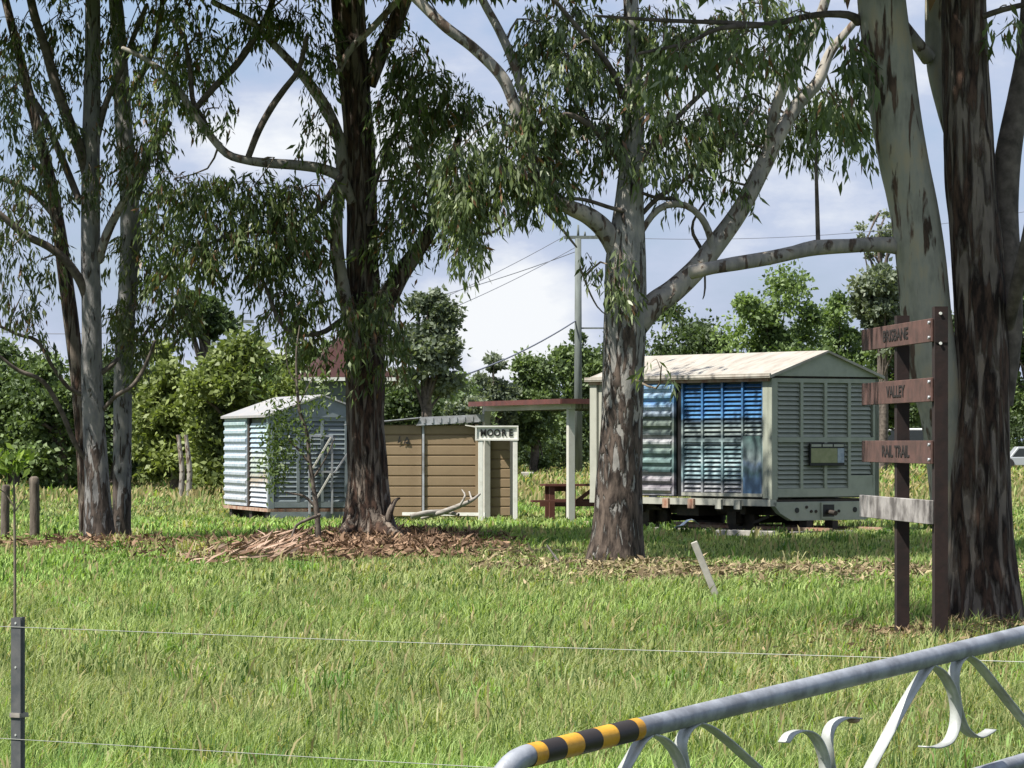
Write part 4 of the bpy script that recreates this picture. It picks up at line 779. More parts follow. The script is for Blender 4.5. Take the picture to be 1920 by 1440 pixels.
for s in (-1, 1):
    b = MB(); b.prism([(s * (HWd + .07), ze), (s * (HWd + .07), ze + .05), (0, zr), (0, zr - .03)], -HL - .07, HL + .06); b.build('roof_sheet', mat('pale_zinc_roof', (.27, .27, .265), .5, col2=(.40, .33, .28), scale=4, lo=.5, hi=.8), W2)
b = MB(); b.box(HWd - .08, HWd, -HL + .1, HL, zf, ze); b.box(-HWd + .1, HWd - .09, HL - .08, HL, zf, ze); b.build('far_panels', M['w2grey'], W2)
for yy in (-2.2, -.4, 1.9):
    for s in (-1, 1): b = MB(); b.box(s * 1.0 - .12, s * 1.0 + .12, yy - .15, yy + .15, -.05, zf - .09); b.build('stump', M['dark'], W2)
b = MB(); b.box(-.9, .9, -HL + .3, HL - .3, .02, zf - .1); b.build('underframe', M['dark'], W2)

# ---------------------------------------------------------------- tan shed
a3 = R(-3); cs = Vector(((897 - 960) / F * 75, 75, 0))
SH = empty('tan_shed', cs, a3, 'tan horizontally clad shed with grey metal roof behind the station name sign', 'shed')
wS, hS = 2.6, 1.86; zt = 1.86
b = MB(); b.box(-wS + .05, -.05, .05, 1.9, 0, zt - .05); b.build('wall_core', M['tan'], SH)
nb = 9; ph = (zt - .0) / nb
def clad_mesh(wd, name):
    b = MB(); b.prism([(0, -ph / 2), (-.004, -ph / 2 + .003), (-.024, -ph / 2 + .014), (-.028, ph / 2 - .028), (-.004, ph / 2 - .018), (0, ph / 2 - .012)], -wd / 2, wd / 2, 'x')
    bmesh.ops.recalc_face_normals(b.bm, faces=b.bm.faces); me = bpy.data.meshes.new(name); b.bm.to_mesh(me); b.bm.free(); me.materials.append(M['tan']); return me
m1_ = clad_mesh(1.12, 'cladding_sheet'); m2_ = clad_mesh(1.40, 'cladding_sheet'); m3_ = clad_mesh(.62, 'cladding_sheet')
xj = -1.12
for k in range(nb):
    z = ph * (k + .5)
    for me_, xc in ((m1_, xj / 2), (m2_, xj - .02 - .71)):
        o = bpy.data.objects.new('cladding_sheet', me_); COL.objects.link(o); o.parent = SH; o.location = (xc, .05, z)
b = MB(); b.box(xj - .012, xj + .03, -.02, .02, 0, zt); b.build('joint_strip', M['zinc'], SH)
b = MB(); b.box(-.06, -.0, -.01, .05, 0, zt); b.build('corner_trim', M['tan'], SH)
b = MB()
b.prism([(-wS - .1, zt - .02), (-1.2, zt + .12), (-1.2, zt + .14), (-wS - .1, zt + .0)], -.12, 2.0); b.build('roof_sheet', M['zinc'], SH)
b = MB(); b.prism([(-1.25, zt - .03), (-1.15, zt + .14), (.12, zt + .20), (.12, zt + .05)], -.08, -.04); b.build('lifted_roof_edge', M['zinc'], SH)
b = MB(); b.prism([(-1.2, zt + .12), (.12, zt + .18), (.12, zt + .20), (-1.2, zt + .14)], -.04, 2.0); b.build('roof_sheet', M['zinc'], SH)
for k in range(8): b = MB(); b.box(-1.1 + .16 * k, -1.06 + .16 * k, -.095, -.081, zt + .02 + .006 * k, zt + .12 + .006 * k); b.build('roof_rib', M['zinc'], SH)
b = MB(); b.bar((-.25, -.05, zt - .02), (.05, -.12, zt - .07), .10, .02); b.build('flashing', M['offwhite'], SH)
# graffiti mark
b = MB()
for (x0, z0, x1, z1) in ((-1.62, 1.48, -1.58, 1.62), (-1.60, 1.50, -1.56, 1.53), (-1.50, 1.46, -1.44, 1.60), (-1.44, 1.60, -1.40, 1.52), (-1.40, 1.52, -1.47, 1.48), (-1.47, 1.48, -1.38, 1.47)): b.bar((x0, -.002, z0), (x1, -.002, z1), .022, .008, (0, 1, 0))
b.build('graffiti_mark', M['black'], SH)
# side extension, olive in the shade
b = MB(); b.box(.0, .62, .12, 1.6, 0, 1.72); b.build('side_core', M['tan'], SH)
for k in range(nb):
    o = bpy.data.objects.new('side_cladding_sheet', m3_); COL.objects.link(o); o.parent = SH; o.location = (.32, .12, .02 + .19 * (k + .5)); o.scale = (1, .8, .92)
# white kerb beam on the ground before the shed
kb = MB(); A = P(755, 962, 73.4); B = P(910, 963, 73); kb.bar((A.x, A.y, .09), (B.x, B.y, .09), .08, .06); tag(kb.build('kerb_beam', M['white']), 'low white painted beam lying along the foot of the tan shed', 'beam')

# ---------------------------------------------------------------- station name sign
sg = empty('station_sign', P(932, 829, 72.0) * 1.0, 0, 'white station name board on two posts reading MOORE', 'sign'); sg.location.z = 0
k_ = 72.0 / F
X0, X1 = (891 - 932) * k_, (972 - 932) * k_; Z0, Z1 = EYE + (829 - 826) * k_, EYE + (829 - 798) * k_
b = MB(); b.box(X0 + .02, X1 - .02, -.02, .04, Z0 + .02, Z1 - .02); b.build('board', M['white'], sg)
for q in ((X0, X1, Z1 - .03, Z1), (X0, X1, Z0, Z0 + .03)): b = MB(); b.box(q[0], q[1], -.05, .10, q[2], q[3]); b.build('frame_rail', M['white'], sg)
for q in ((X0, X0 + .03), (X1 - .03, X1)): b = MB(); b.box(q[0], q[1], -.048, .098, Z0 + .03, Z1 - .03); b.build('frame_stile', M['white'], sg)
for i_, ch in enumerate('MOORE'):
    me = text_mesh(ch, .185, .006, 0.86, .005); o = link('letter', me, M['black'], sg, ((i_ - 2) * .132, -.028, (Z0 + Z1) / 2)); o.rotation_euler = (R(90), 0, 0)
for q in (X0 + .105, X1 - .06): b = MB(); b.box(q - .045, q + .045, -.04, .06, -.05, Z0); b.build('post', M['white'], sg, bevel=.005)

# ---------------------------------------------------------------- picnic shelter
pR = P(1070, 970, 70); pL = P(912, 963, 75); dv = Vector((pL.x - pR.x, pL.y - pR.y, 0)); Ln = dv.length; dv.normalize(); a4 = math.atan2(dv.y, dv.x)
SHL = empty('picnic_shelter', (pR.x, pR.y, 0), a4, 'flat maroon roofed open shelter on white posts over the picnic table', 'shelter')
wd = 2.6
for (lx, ly) in ((0, 0), (Ln, 0), (0, -wd), (Ln, -wd), (Ln * .5, -wd)):
    b = MB(); b.box(lx - .065, lx + .065, ly - .065, ly + .065, -.05, 2.12); b.build('post', M['offwhite'], SHL, bevel=.006)
b = MB(); b.box(-.15, Ln + .1, -.045, .045, 2.12, 2.22); b.box(-.15, Ln + .1, -wd - .045, -wd + .045, 2.12, 2.22); b.build('beam', M['offwhite'], SHL)
for k in range(5): b = MB(); b.box(Ln * k / 4 - .035, Ln * k / 4 + .035, -wd + .05, -.05, 2.13, 2.215); b.build('rafter', M['greytimber'], SHL)
b = MB()
nr = 34; xa, xb = -.35, Ln + .2
pts = []
for k in range(nr + 1):
    f_ = xa + (xb - xa) * k / nr; pts.append((f_, 2.255 + .016 * (k % 2)))
pts2 = pts + [(xb, 2.235), (xa, 2.235)]
b.prism(pts2, -wd - .3, .3, 'y'); b.build('roof_sheet', M['maroon'], SHL)
for yy in (-wd - .31, .31): b = MB(); b.box(xa, xb, yy - .01, yy + .01, 2.215, 2.31); b.build('fascia', M['maroon'], SHL)
b = MB(); b.box(xa - .021, xa - .001, -wd - .3, .3, 2.215, 2.31); b.build('fascia', M['maroon'], SHL)

# picnic table under it
pt = empty('picnic_table', (P(1058, 968, 71.5).x, 71.5, 0), R(8), 'red brown timber picnic table with attached benches under the shelter', 'table')
for k in range(4): b = MB(); b.box(-.42, .42 + .2, -.36 + .18 * k, -.20 + .18 * k, .66, .70); b.build('top_plank', M['brownwood'], pt)
for s in (-1, 1):
    for q in range(2): b = MB(); b.box(-.72 if s < 0 else -.1, .1 if s < 0 else .62, s * .6 - .13 + .14 * q, s * .6 - .005 + .14 * q, .36, .40); b.build('bench_plank', M['brownwood'], pt)
for x0 in (-.28, .12):
    b = MB(); b.box(x0 - .05, x0 + .05, -.32, -.22, 0, .66); b.build('leg', M['brownwood'], pt)
    b = MB(); b.box(x0 - .05, x0 + .05, .22, .32, 0, .66); b.build('leg', M['brownwood'], pt)
b = MB(); b.box(-.5, .55, -.20, -.15, .27, .37); b.build('cross_rail', M['brownwood'], pt)
b = MB(); b.bar((.2, -.18, .36), (.55, -.18, .62), .05, .07); b.build('brace', M['brownwood'], pt)
b = MB(); b.box(-.25, .15, -.1, .1, .56, .655); b.build('apron', M['brownwood'], pt)

# ---------------------------------------------------------------- maroon roofed building far left of centre
hb_ = P(640, 705, 96); HO = empty('station_house', (hb_.x, 97, 0), R(8), 'grey building with steep maroon roof and white gutter behind the dark trunked gum', 'building')
gz_ = EYE + (829 - 708) / F * 95
b = MB(); b.box(-.9, .95, -1, 1.4, 0, gz_); b.build('wall', M['greywall'], HO)
for k in range(12): b = MB(); b.box(-.91, .96, -1.02, -1.001, .2 + k * .25, .2 + k * .25 + .22); b.build('weatherboard', M['greywall'], HO)
b = MB(); zt_ = EYE + (829 - 618) / F * 96
vs = [b.bm.verts.new(c) for c in ((-1.15, -1.25, gz_), (1.2, -1.25, gz_), (1.2, 1.65, gz_), (-1.15, 1.65, gz_), (.1, -.1, zt_), (.1, .5, zt_))]
for f in ((0, 1, 4), (1, 2, 5, 4), (2, 3, 5), (3, 0, 4, 5), (3, 2, 1, 0)): b.bm.faces.new([vs[i] for i in f])
b.build('roof', mat('dark_maroon_tile', (.045, .012, .01), .85, col2=(.028, .009, .008), scale=5), HO)
b = MB(); b.box(-1.2, 1.25, -1.33, -1.251, gz_ - .07, gz_ + .02); b.build('gutter', M['white'], HO)

# ---------------------------------------------------------------- rusty trail sign
def sx_(D): return 3.15 - .087 * (D - 28)
KS = 26.4 / 28; near = Vector((sx_(28), 28, 0)) * KS; farp = Vector((sx_(30.85), 30.85, 0)) * KS; pd_ = (near - farp).normalized()   # reading direction: far -> near
TS = empty('trail_sign', near, math.atan2(pd_.y, pd_.x), 'rusty steel trail sign with three lettered plates and one bare grey timber plank', 'sign')
Lp = (near - farp).length
def zz(py, D): return EYE - (py - HY) / F * D
# local x: -Lp .. 0 (near), local y: normal; the picture sees the +y side?
b = MB(); b.box(-.05, .05, .01, .105, -.1, zz(575, 26.4)); b.build('post', M['corten_dark'], TS)
b = MB(); b.box(-1.46, -1.36, .01, .105, -.1, zz(592, 27.8)); b.build('post', M['corten_dark'], TS)
# plates (z extents at the near end)
for (t_, b0, tx, w_) in ((597, 641, 'BRISBANE', .17), (708, 753, 'VALLEY', .17), (826, 870, 'RAIL TRAIL', .17), (938, 983, None, 0)):
    z1, z0 = zz(t_, 26.4), zz(b0, 26.4)
    b = MB(); b.box(-Lp, .03, -.012 if tx else -.03, .006, z0, z1); p_ = b.build('plate' if tx else 'timber_plank', M['corten'] if tx else M['greytimber'], TS, bevel=.003)
    if tx:
        me = text_mesh(tx, .118, .002, {'BRISBANE': 1.9, 'VALLEY': 1.8, 'RAIL TRAIL': 1.85}[tx], .0025)
        o = link('lettering', me, M['cutout'], p_, (-1.30, -.0145, (z0 + z1) / 2))
        o.rotation_euler = (R(90), 0, 0)
    for bx in (.0,):
        for bz in (z1 - .03, z0 + .03): 
            b = MB(); b.cyl((bx, -.012, bz), (bx, -.03, bz), .012, seg=8); b.build('bolt', M['zinc'], TS)
b = MB(); b.box(.0505, .056, .012, .103, zz(600, 26.4) - .16, zz(600, 26.4)); b.build('bracket', M['corten_dark'], TS)
for pz_ in (zz(588, 26.4), zz(644, 26.4)): b = MB(); b.cyl((.05, .05, pz_), (.062, .05, pz_), .011, seg=8); b.build('bolt', M['white'], TS)

# ---------------------------------------------------------------- power poles and lines
pp = empty('power_pole', (P(1084, 900, 165).x, 165, -.3), 0, 'tall grey power pole with crossarm above the picnic shelter', 'power pole', 'power poles')
b = MB(); b.cyl((0, 0, 0), (0, 0, zz(447, 165) + .3), .20, .14, 14); b.build('shaft', M['pole'], pp)
zc = zz(445, 165) + .3
b = MB(); b.box(-.62, .9, -.07, .07, zc - .07, zc + .07); b.build('crossarm', M['pole'], pp)
b = MB(); b.cyl((0, 0, zc), (0, 0, zc + .55), .06, .04, 8); b.build('top_pin', M['pole'], pp)
for xx in (-.5, .3, .8): b = MB(); b.cyl((xx, 0, zc + .07), (xx, 0, zc + .25), .05, .035, 8); b.build('insulator', M['pole'], pp)
b = MB(); b.box(0, 1.4, -.03, .03, zc - 4.05, zc - 3.98); b.build('service_arm', M['pole'], pp)
pp2 = empty('power_pole', (P(450, 900, 230).x, 230, 0), 0, 'small distant power pole with crossarm above the yellow green trees on the left', 'power pole', 'power poles')
b = MB(); b.cyl((0, 0, 0), (0, 0, zz(590, 230)), .2, .14, 10); b.build('shaft', M['pole'], pp2)
b = MB(); b.box(-1.1, .85, -.06, .06, zz(606, 230), zz(600, 230)); b.build('crossarm', M['pole'], pp2)
def cable(label, a, b_, sag, r):
    a = np.array(a); b2 = np.array(b_); n = 14; pts = [a + (b2 - a) * k / n - np.array([0, 0, sag * 4 * (k / n) * (1 - k / n)]) for k in range(n + 1)]
    v, f = tube(pts, [r] * (n + 1), 5, 6.0); c0_ = pts[0]
    tag(link('power_line', np_mesh('power_line', v - c0_, f, None, True), M['cable'], None, c0_), label, 'cable', 'overhead power lines')
cable('upper thin power line left of the tall pole crossarm', P(1060, 442, 165), P(450, 690, 170), .6, .016)
cable('middle thin power line left of the tall pole', P(1082, 462, 165), P(500, 690, 170), .6, .016)
cable('thick low service cable left of the tall power pole', P(1082, 600, 165), P(600, 745, 150), .9, .035)
cable('power line right of the tall pole towards the right gum', P(1120, 444, 165), P(1990, 385, 165), .6, .014)
cable('far power line left of the small distant pole', P(415, 604, 230), P(-200, 600, 240), .8, .03)
cable('far power line right of the small distant pole', P(475, 604, 230), P(1084, 470, 166), .8, .02)

# ---------------------------------------------------------------- far vehicles and boxes
def vehicle(name, label, px, D, material, ln, ht, cabin, cat):
    x = (px - 960) / F * D; gz = float(ground_z(x, D)); r_ = empty(name, (x, D, gz), 0, label, cat)
    z1 = ht * .55
    b = MB(); b.prism([(-ln / 2, .25), (ln / 2, .25), (ln / 2, z1 * .95), (ln / 2 - .2, z1), (-ln / 2 + .1, z1), (-ln / 2, z1 * .8)], -.85, .85); b.build('body', material, r_, bevel=.03)
    c0_, c1_ = cabin
    b = MB(); b.prism([(c0_, z1), (c1_, z1), (c1_ - .25, ht), (c0_ + .45, ht)], -.78, .78); cb_ = b.build('cabin', material, r_, bevel=.03)
    b = MB(); b.prism([(c0_ + .15, z1 + .04), (c1_ - .12, z1 + .04), (c1_ - .3, ht - .1), (c0_ + .5, ht - .1)], -.80, .80); b.build('window', M['glass'], r_)
    for xx in (-ln * .32, ln * .32):
        for s in (-.82, .82):
            b = MB(); b.cyl((xx, s - .09, .32), (xx, s + .09, .32), .32, seg=18); b.build('wheel', M['rubber'], r_)
vehicle('parked_van', 'white van parked at the far side, seen between the sign posts', 1718, 222, M['carwhite'], 5.2, 2.3, (-2.1, 2.1), 'van')
vehicle('parked_car', 'silver car parked beyond the paddock at the right edge', 1935, 200, M['carsilver'], 4.3, 1.25, (-1.3, 1.6), 'car')
b = MB(); q = P(989, 895, 150); b.box(-.25, .25, -.15, .15, 0, .35); o = b.build('utility_box', M['concrete'], None, (q.x, 150, -.05), bevel=.02); tag(o, 'small pale utility box in dry grass right of the name sign', 'utility box')

# ---------------------------------------------------------------- timber posts, sticks, debris
for k, (px, t_, b0, wpx) in enumerate([(10, 912, 1014, 17), (65, 897, 1012, 19)]):
    D = 57; x = (px - 960) / F * D; hh = zz(t_, D); r0 = wpx / F * D / 2
    v, f = tube([[0, 0, -.1], [.0, 0, hh * .5], [.01 - .02 * k, 0, hh], [.01 - .02 * k, 0, hh + .005]], [r0 * 1.02, r0, r0 * .95, .001], 12, .1, .12, 20 + k)
    o = link('timber_fence_post', np_mesh('timber_fence_post', v, f, None, False), M['fencepost'], None, (x, D, 0))
    tag(o, ['shorter round timber post at the left edge, left of the taller one', 'taller round timber post left of the grey gum trunks'][k], 'fence post', 'old timber posts on the left')
D = 36; a_ = P(1350, 1118, D); c_ = P(1301, 1016, D); a_.z = -.08
b = MB(); b.bar(a_, c_, .065, .065, (0, 1, 0)); tag(b.build('leaning_post', M['concrete'], bevel=.006), 'short weathered post leaning left in the grass below the mural wagon', 'post')
a_ = P(1052, 1060, 45); c_ = P(1025, 1022, 45); v, f = tube([a_, (a_ + c_) / 2, c_], [.016, .014, .01], 6, .1)
tag(link('white_stick', np_mesh('white_stick', v, f, None, True), M['deadwood']), 'thin pale stick leaning in the grass left of the mottled gum', 'stick')
for k, (px, y0, y1, D, lb) in enumerate([(825, 1052, 1098, 44, 'left thin dark stake in the grass below the litter mound'), (955, 1060, 1100, 42.5, 'right thin dark stake beside the pale twigs')]):
    a_ = P(px, y1, D); c_ = P(px, y0, D); a_.z = -.05; v, f = tube([a_, (a_ + c_) / 2, c_], [.010, .009, .008], 6, .1)
    tag(link('thin_stake', np_mesh('thin_stake', v, f, None, True), M['limb_dark']), lb, 'stake', 'thin stakes in the grass')
# pale fallen branches by the shed
db = empty('fallen_branch', (P(850, 965, 66).x, 66, 0), 0, 'pale bleached fallen branch lying before the tan shed', 'branch'); O = np.array(db.location)
prt = [([(790, 972, 5), (830, 960, 11), (862, 948, 10), (885, 938, 7), (900, 926, 4)], 'stem'), ([(770, 968, 10), (800, 962, 12), (835, 960, 10), (860, 965, 6)], 'stem'), ([(862, 948, 5), (872, 930, 4), (866, 918, 2)], 'twig'), ([(885, 938, 4), (880, 922, 3)], 'twig')]
for pts, nm in prt:
    q = [list(P(p[0], p[1], 66 + random.uniform(-.2, .2))) for p in pts]; v, f = tube(q, [p[2] / F * 66 / 2 for p in pts], 7, .08, .1)
    link(nm, np_mesh(nm, v - O, f, None, True), M['deadwood'], db)
# white sheet litter under the wagon
bm = bmesh.new(); q = P(1288, 985, 60.2)
vs = []
for i_ in range(7):
    for j_ in range(5):
        vs.append(bm.verts.new(((i_ - 3) * .065 + random.uniform(-.012, .012), (j_ - 2) * .07, .05 + .13 * math.exp(-((i_ - 4) / 2) ** 2) + random.uniform(-.02, .02))))
for i_ in range(6):
    for j_ in range(4): bm.faces.new((vs[i_ * 5 + j_], vs[(i_ + 1) * 5 + j_], vs[(i_ + 1) * 5 + j_ + 1], vs[i_ * 5 + j_ + 1]))
me = bpy.data.meshes.new('plastic_sheet'); bm.to_mesh(me); bm.free()
tag(link('plastic_sheet', me, M['plastic'], None, (q.x, 60.2, .08)), 'crumpled pale blue plastic sheet in the grass under the mural wagon', 'litter')
b = MB(); a_ = P(1345, 999, 59); c_ = P(1452, 999, 58.6); b.bar((a_.x, a_.y, .07), (c_.x, c_.y, .06), .14, .09); tag(b.build('concrete_plank', M['concrete'], bevel=.008), 'pale concrete plank lying in the grass before the wagon wheels', 'plank')

# dead looking sapling beside the mound
def sapling(name, label, D, base, stems, blobs=None, material='limb_dark', leafkw=None):
    o = P(base[0], base[1], D); o.z = float(ground_z(o.x, D)); r_ = empty(name, o, 0, label, 'sapling'); O = np.array(o)
    for k, pts in enumerate(stems):
        q = [list(P(p[0], p[1], D + (p[3] if len(p) > 3 else 0))) for p in pts]; v, f = tube(q, [p[2] / F * D / 2 for p in pts], 7, .06, .12, k)
        link('stem' if k == 0 else 'branch', np_mesh('stem', v - O, f, None, True), M[material], r_)
    if blobs:
        LP = []; 
        for px, py, rx, ry, n in blobs:
            c = np.array(P(px, py, D)); LP.append(c + rng.normal(0, .5, (n, 3)) * np.array([rx / F * D, rx / F * D, ry / F * D]))
        LP = np.vstack(LP); n = len(LP); d = rng.normal(0, .6, (n, 3)) + np.array([0, 0, -.5]); d /= np.linalg.norm(d, axis=1)[:, None]
        LL = rng.uniform(.7, 1.3, n) * leafkw['l']; a, c2 = map(np.array, leafkw['c']); t = rng.random((n, 1))
        leaves(LP, LL, LL * leafkw['w'], d, a * (1 - t) + c2 * t, name, r_, O, M['leaf'])
    return r_
sapling('sapling', 'spindly dark sapling growing from the left side of the litter mound', 51, (597, 1000), [
    [(598, 1010, 12), (594, 960, 11), (588, 915, 9), (580, 860, 8), (576, 815, 8), (562, 770, 7), (557, 720, 5), (556, 660, 4), (562, 610, 2)],
    [(581, 868, 6), (562, 845, 5), (548, 832, 4), (540, 824, 4)], [(590, 948, 6), (570, 930, 5), (550, 926, 3), (535, 922, 2)], [(600, 965, 7, -.1), (575, 975, 6, -.2), (556, 985, 5, -.2), (546, 1008, 3, -.3)],
    [(557, 720, 3), (540, 690, 2), (535, 640, 1.5)], [(560, 760, 3), (590, 700, 2), (610, 650, 1.5)], [(585, 900, 4), (610, 860, 2.5), (628, 820, 1.5)]],
    [(520, 810, 28, 70, 420), (515, 880, 25, 50, 260), (500, 700, 40, 50, 150), (560, 790, 50, 70, 260), (600, 730, 50, 60, 200), (540, 840, 50, 60, 200)], leafkw=dict(l=.085, w=.34, c=((.06, .10, .03), (.13, .18, .055))))
sapling('sapling', 'thin young sapling with yellow green leaves behind the steel picket', 16, (28, 1260), [
    [(27, 1300, 6), (28, 1150, 6), (28, 1050, 5.5), (27, 960, 5), (26, 905, 4), (20, 860, 3)], [(26, 950, 3), (10, 925, 2), (-5, 915, 2)], [(27, 960, 3), (38, 945, 2), (50, 925, 1.5)], [(22, 880, 2), (-10, 850, 2)], [(24, 890, 2), (45, 860, 1.5)]],
    [(10, 865, 45, 22, 110), (-25, 850, 35, 25, 70), (40, 850, 22, 14, 26)], 'twig', dict(l=.05, w=.42, c=((.10, .16, .03), (.22, .30, .05))))

# ---------------------------------------------------------------- foreground wire fence
def fpt(px): # point of the fence line seen at px (fence runs from D=12.7 left to D=10.7 right)
    A = np.array([-1.673, 12.7]); B = np.array([1.467, 10.7]); k = (px - 960) / F
    s = (k * A[1] - A[0]) / ((B[0] - A[0]) - k * (B[1] - A[1])); return A + s * (B - A)
A2 = fpt(38); dF = (np.array([1.467, 10.7]) - A2); dF /= np.linalg.norm(dF)
WF = empty('wire_fence', (A2[0], A2[1], 0), math.atan2(dF[1], dF[0]), 'low plain wire fence strung along the front of the paddock from a dark steel picket', 'fence')
pk = MB()
hp = EYE - (1157 - HY) / F * A2[1]
for an in (90, 210, 330):
    c, s = math.cos(R(an)), math.sin(R(an)); pk.bar((c * .011, s * .011, -.2), (c * .011, s * .011, hp), .005, .022, (c, s, 0))
pk.build('picket', M['picket'], WF)
b = MB(); b.box(-.021, .021, -.024, -.018, -.1, hp - .002); b.build('picket_flange', M['picket'], WF)
for zq in (hp - .02, hp - .17, hp - .4, hp - .7): b = MB(); b.cyl((0, -.026, zq), (0, -.023, zq), .004, seg=8); b.build('picket_hole', M['galvflat'], WF)
b = MB(); b.box(-.022, .022, -.030, .018, .565, .58); b.build('wire_tie', M['deadwood'], WF)
for zq in (.872, .491, .15):
    v, f = tube([[-3.4, 0, zq], [0, -.026, zq], [1.8, -.026, zq - .006], [3.9, -.026, zq], [6, 0, zq]], [.00125] * 5, 6, .3); link('wire', np_mesh('wire', v, f, None, True), M['wire'], WF)
for dx in (-3.4, 6): b = MB(); b.box(dx - .02, dx + .02, -.02, .02, -.1, hp); b.build('picket', M['picket'], WF)

# ---------------------------------------------------------------- pipe gate
GA = np.array([.39, 8.75, .851]); GD = np.array([1.01, 1.45, .123])
def gpt(px, py):
    k = (px - 960) / F; s = (k * GA[1] - GA[0]) / (GD[0] - k * GD[1]); Y = GA[1] + GD[1] * s
    return np.array([GA[0] + GD[0] * s, Y, EYE - (py - HY) / F * Y])
def rail_at(s, dz=0): return GA + GD * s + np.array([0, 0, dz])
gx = rail_at(1.45)
GT = empty('pipe_gate', (gx[0], gx[1], 0), 0, 'grey pipe gate with curled flat-bar scrolls and yellow and black striped tape', 'gate'); O = np.array(GT.location)
e0 = rail_at(-.36)
dH = -GD / np.linalg.norm(GD)
top = [rail_at(1.45), rail_at(1.0), rail_at(.5), rail_at(0), rail_at(-.3), e0, e0 + dH * .055 + np.array([0, 0, -.012]), e0 + dH * .10 + np.array([0, 0, -.045]), e0 + dH * .122 + np.array([0, 0, -.10]), e0 + dH * .125 + np.array([0, 0, -.3]), e0 + dH * .11 + np.array([0, 0, -.62])]
v, f = tube(top, [.025] * len(top), 24, .03); link('top_rail', np_mesh('top_rail', v - O, f, None, True), M['galv'], GT)
mr = [rail_at(1.45, -.345), rail_at(.5, -.345), rail_at(-.44, -.345)]; v, f = tube(mr, [.022] * 3, 20, .2); link('mid_rail', np_mesh('mid_rail', v - O, f, None, True), M['galv'], GT)
mr = [rail_at(1.45, -.68), rail_at(.5, -.68), rail_at(-.44, -.66)]; v, f = tube(mr, [.022] * 3, 20, .2); link('bottom_rail', np_mesh('bottom_rail', v - O, f, None, True), M['galv'], GT)
b = MB(); b.cyl((.05, .07, -.3), (.05, .07, 1.2), .05, seg=18); b.build('hinge_post', M['galv'], GT)
bounds = [990, 1012, 1047, 1080, 1114, 1145, 1181, 1195]
def s_of(px): k = (px - 960) / F; return (k * GA[1] - GA[0]) / (GD[0] - k * GD[1])
for k in range(7):
    s0, s1 = s_of(bounds[k]), s_of(bounds[k + 1]); v, f = tube([rail_at(s0), rail_at((s0 + s1) / 2), rail_at(s1 - .0005)], [.0262, .0262, .0262], 28, .02)
    link('tape_band', np_mesh('tape_band', v - O, f, None, True), M['yellow' if k % 2 == 0 else 'blacktape'], GT)
nrm = np.array([1.45, -1.01, 0]); nrm /= np.linalg.norm(nrm)
def ribbon(pts, wdt=.034, th=.004):
    q = [gpt(*p) for p in pts]; C, _ = smooth_path(q, [0] * len(q), .012)
    T = np.gradient(C, axis=0); T /= np.linalg.norm(T, axis=1)[:, None]; Nn = np.cross(T, nrm)
    V = np.stack([C - nrm * wdt / 2 - Nn * th / 2, C + nrm * wdt / 2 - Nn * th / 2, C + nrm * wdt / 2 + Nn * th / 2, C - nrm * wdt / 2 + Nn * th / 2], 1).reshape(-1, 3)
    n = len(C); i_ = np.arange(n - 1)[:, None] * 4; j_ = np.arange(4)[None, :]; j2 = (j_ + 1) % 4
    Fq = np.stack([i_ + j_, i_ + j2, i_ + 4 + j2, i_ + 4 + j_], -1).reshape(-1, 4); Fq = np.vstack([Fq, [[0, 3, 2, 1]], [[4 * n - 4, 4 * n - 3, 4 * n - 2, 4 * n - 1]]])
    link('scroll_bar', np_mesh('scroll_bar', V - O, Fq), M['galvflat'], GT)
for rb in ([(1220, 1374), (1200, 1392), (1180, 1425), (1150, 1475), (1105, 1550)],
           [(1212, 1376), (1240, 1384), (1264, 1408), (1277, 1440), (1283, 1480), (1262, 1530), (1240, 1545)],
           [(1308, 1354), (1288, 1368), (1277, 1392), (1279, 1420), (1292, 1470), (1320, 1505), (1345, 1500)],
           [(1302, 1354), (1330, 1364), (1362, 1388), (1400, 1422), (1470, 1485), (1520, 1530)],
           [(1470, 1392), (1482, 1376), (1505, 1370), (1526, 1380), (1540, 1405), (1547, 1440), (1540, 1500), (1510, 1540)],
           [(1606, 1347), (1582, 1346), (1562, 1357), (1552, 1378), (1552, 1410), (1560, 1450), (1590, 1500)],
           [(1745, 1244), (1728, 1268), (1700, 1312), (1660, 1385), (1628, 1445), (1580, 1530)],
           [(1735, 1244), (1762, 1258), (1783, 1290), (1792, 1326), (1790, 1362), (1778, 1390), (1755, 1401), (1732, 1400)],
           [(1812, 1226), (1794, 1244), (1788, 1278), (1795, 1330), (1808, 1366), (1830, 1382), (1850, 1374), (1858, 1368)],
           [(1806, 1226), (1832, 1244), (1862, 1280), (1900, 1328), (1960, 1400)],
           [(1990, 1360), (1975, 1330), (1990, 1300), (2020, 1300)]):
    ribbon(rb)

for (wx, wy) in ((1216, 1377), (1305, 1352), (1738, 1245), (1810, 1226), (1600, 1350)):
    q = gpt(wx, wy) - O; b = MB(); bmesh.ops.create_icosphere(b.bm, subdivisions=2, radius=.011, matrix=Matrix.Translation(q) @ Matrix.Diagonal((1.6, 1.6, .8, 1)))
    for fc in b.bm.faces: fc.smooth = True
    b.build('weld', M['rust'], GT)
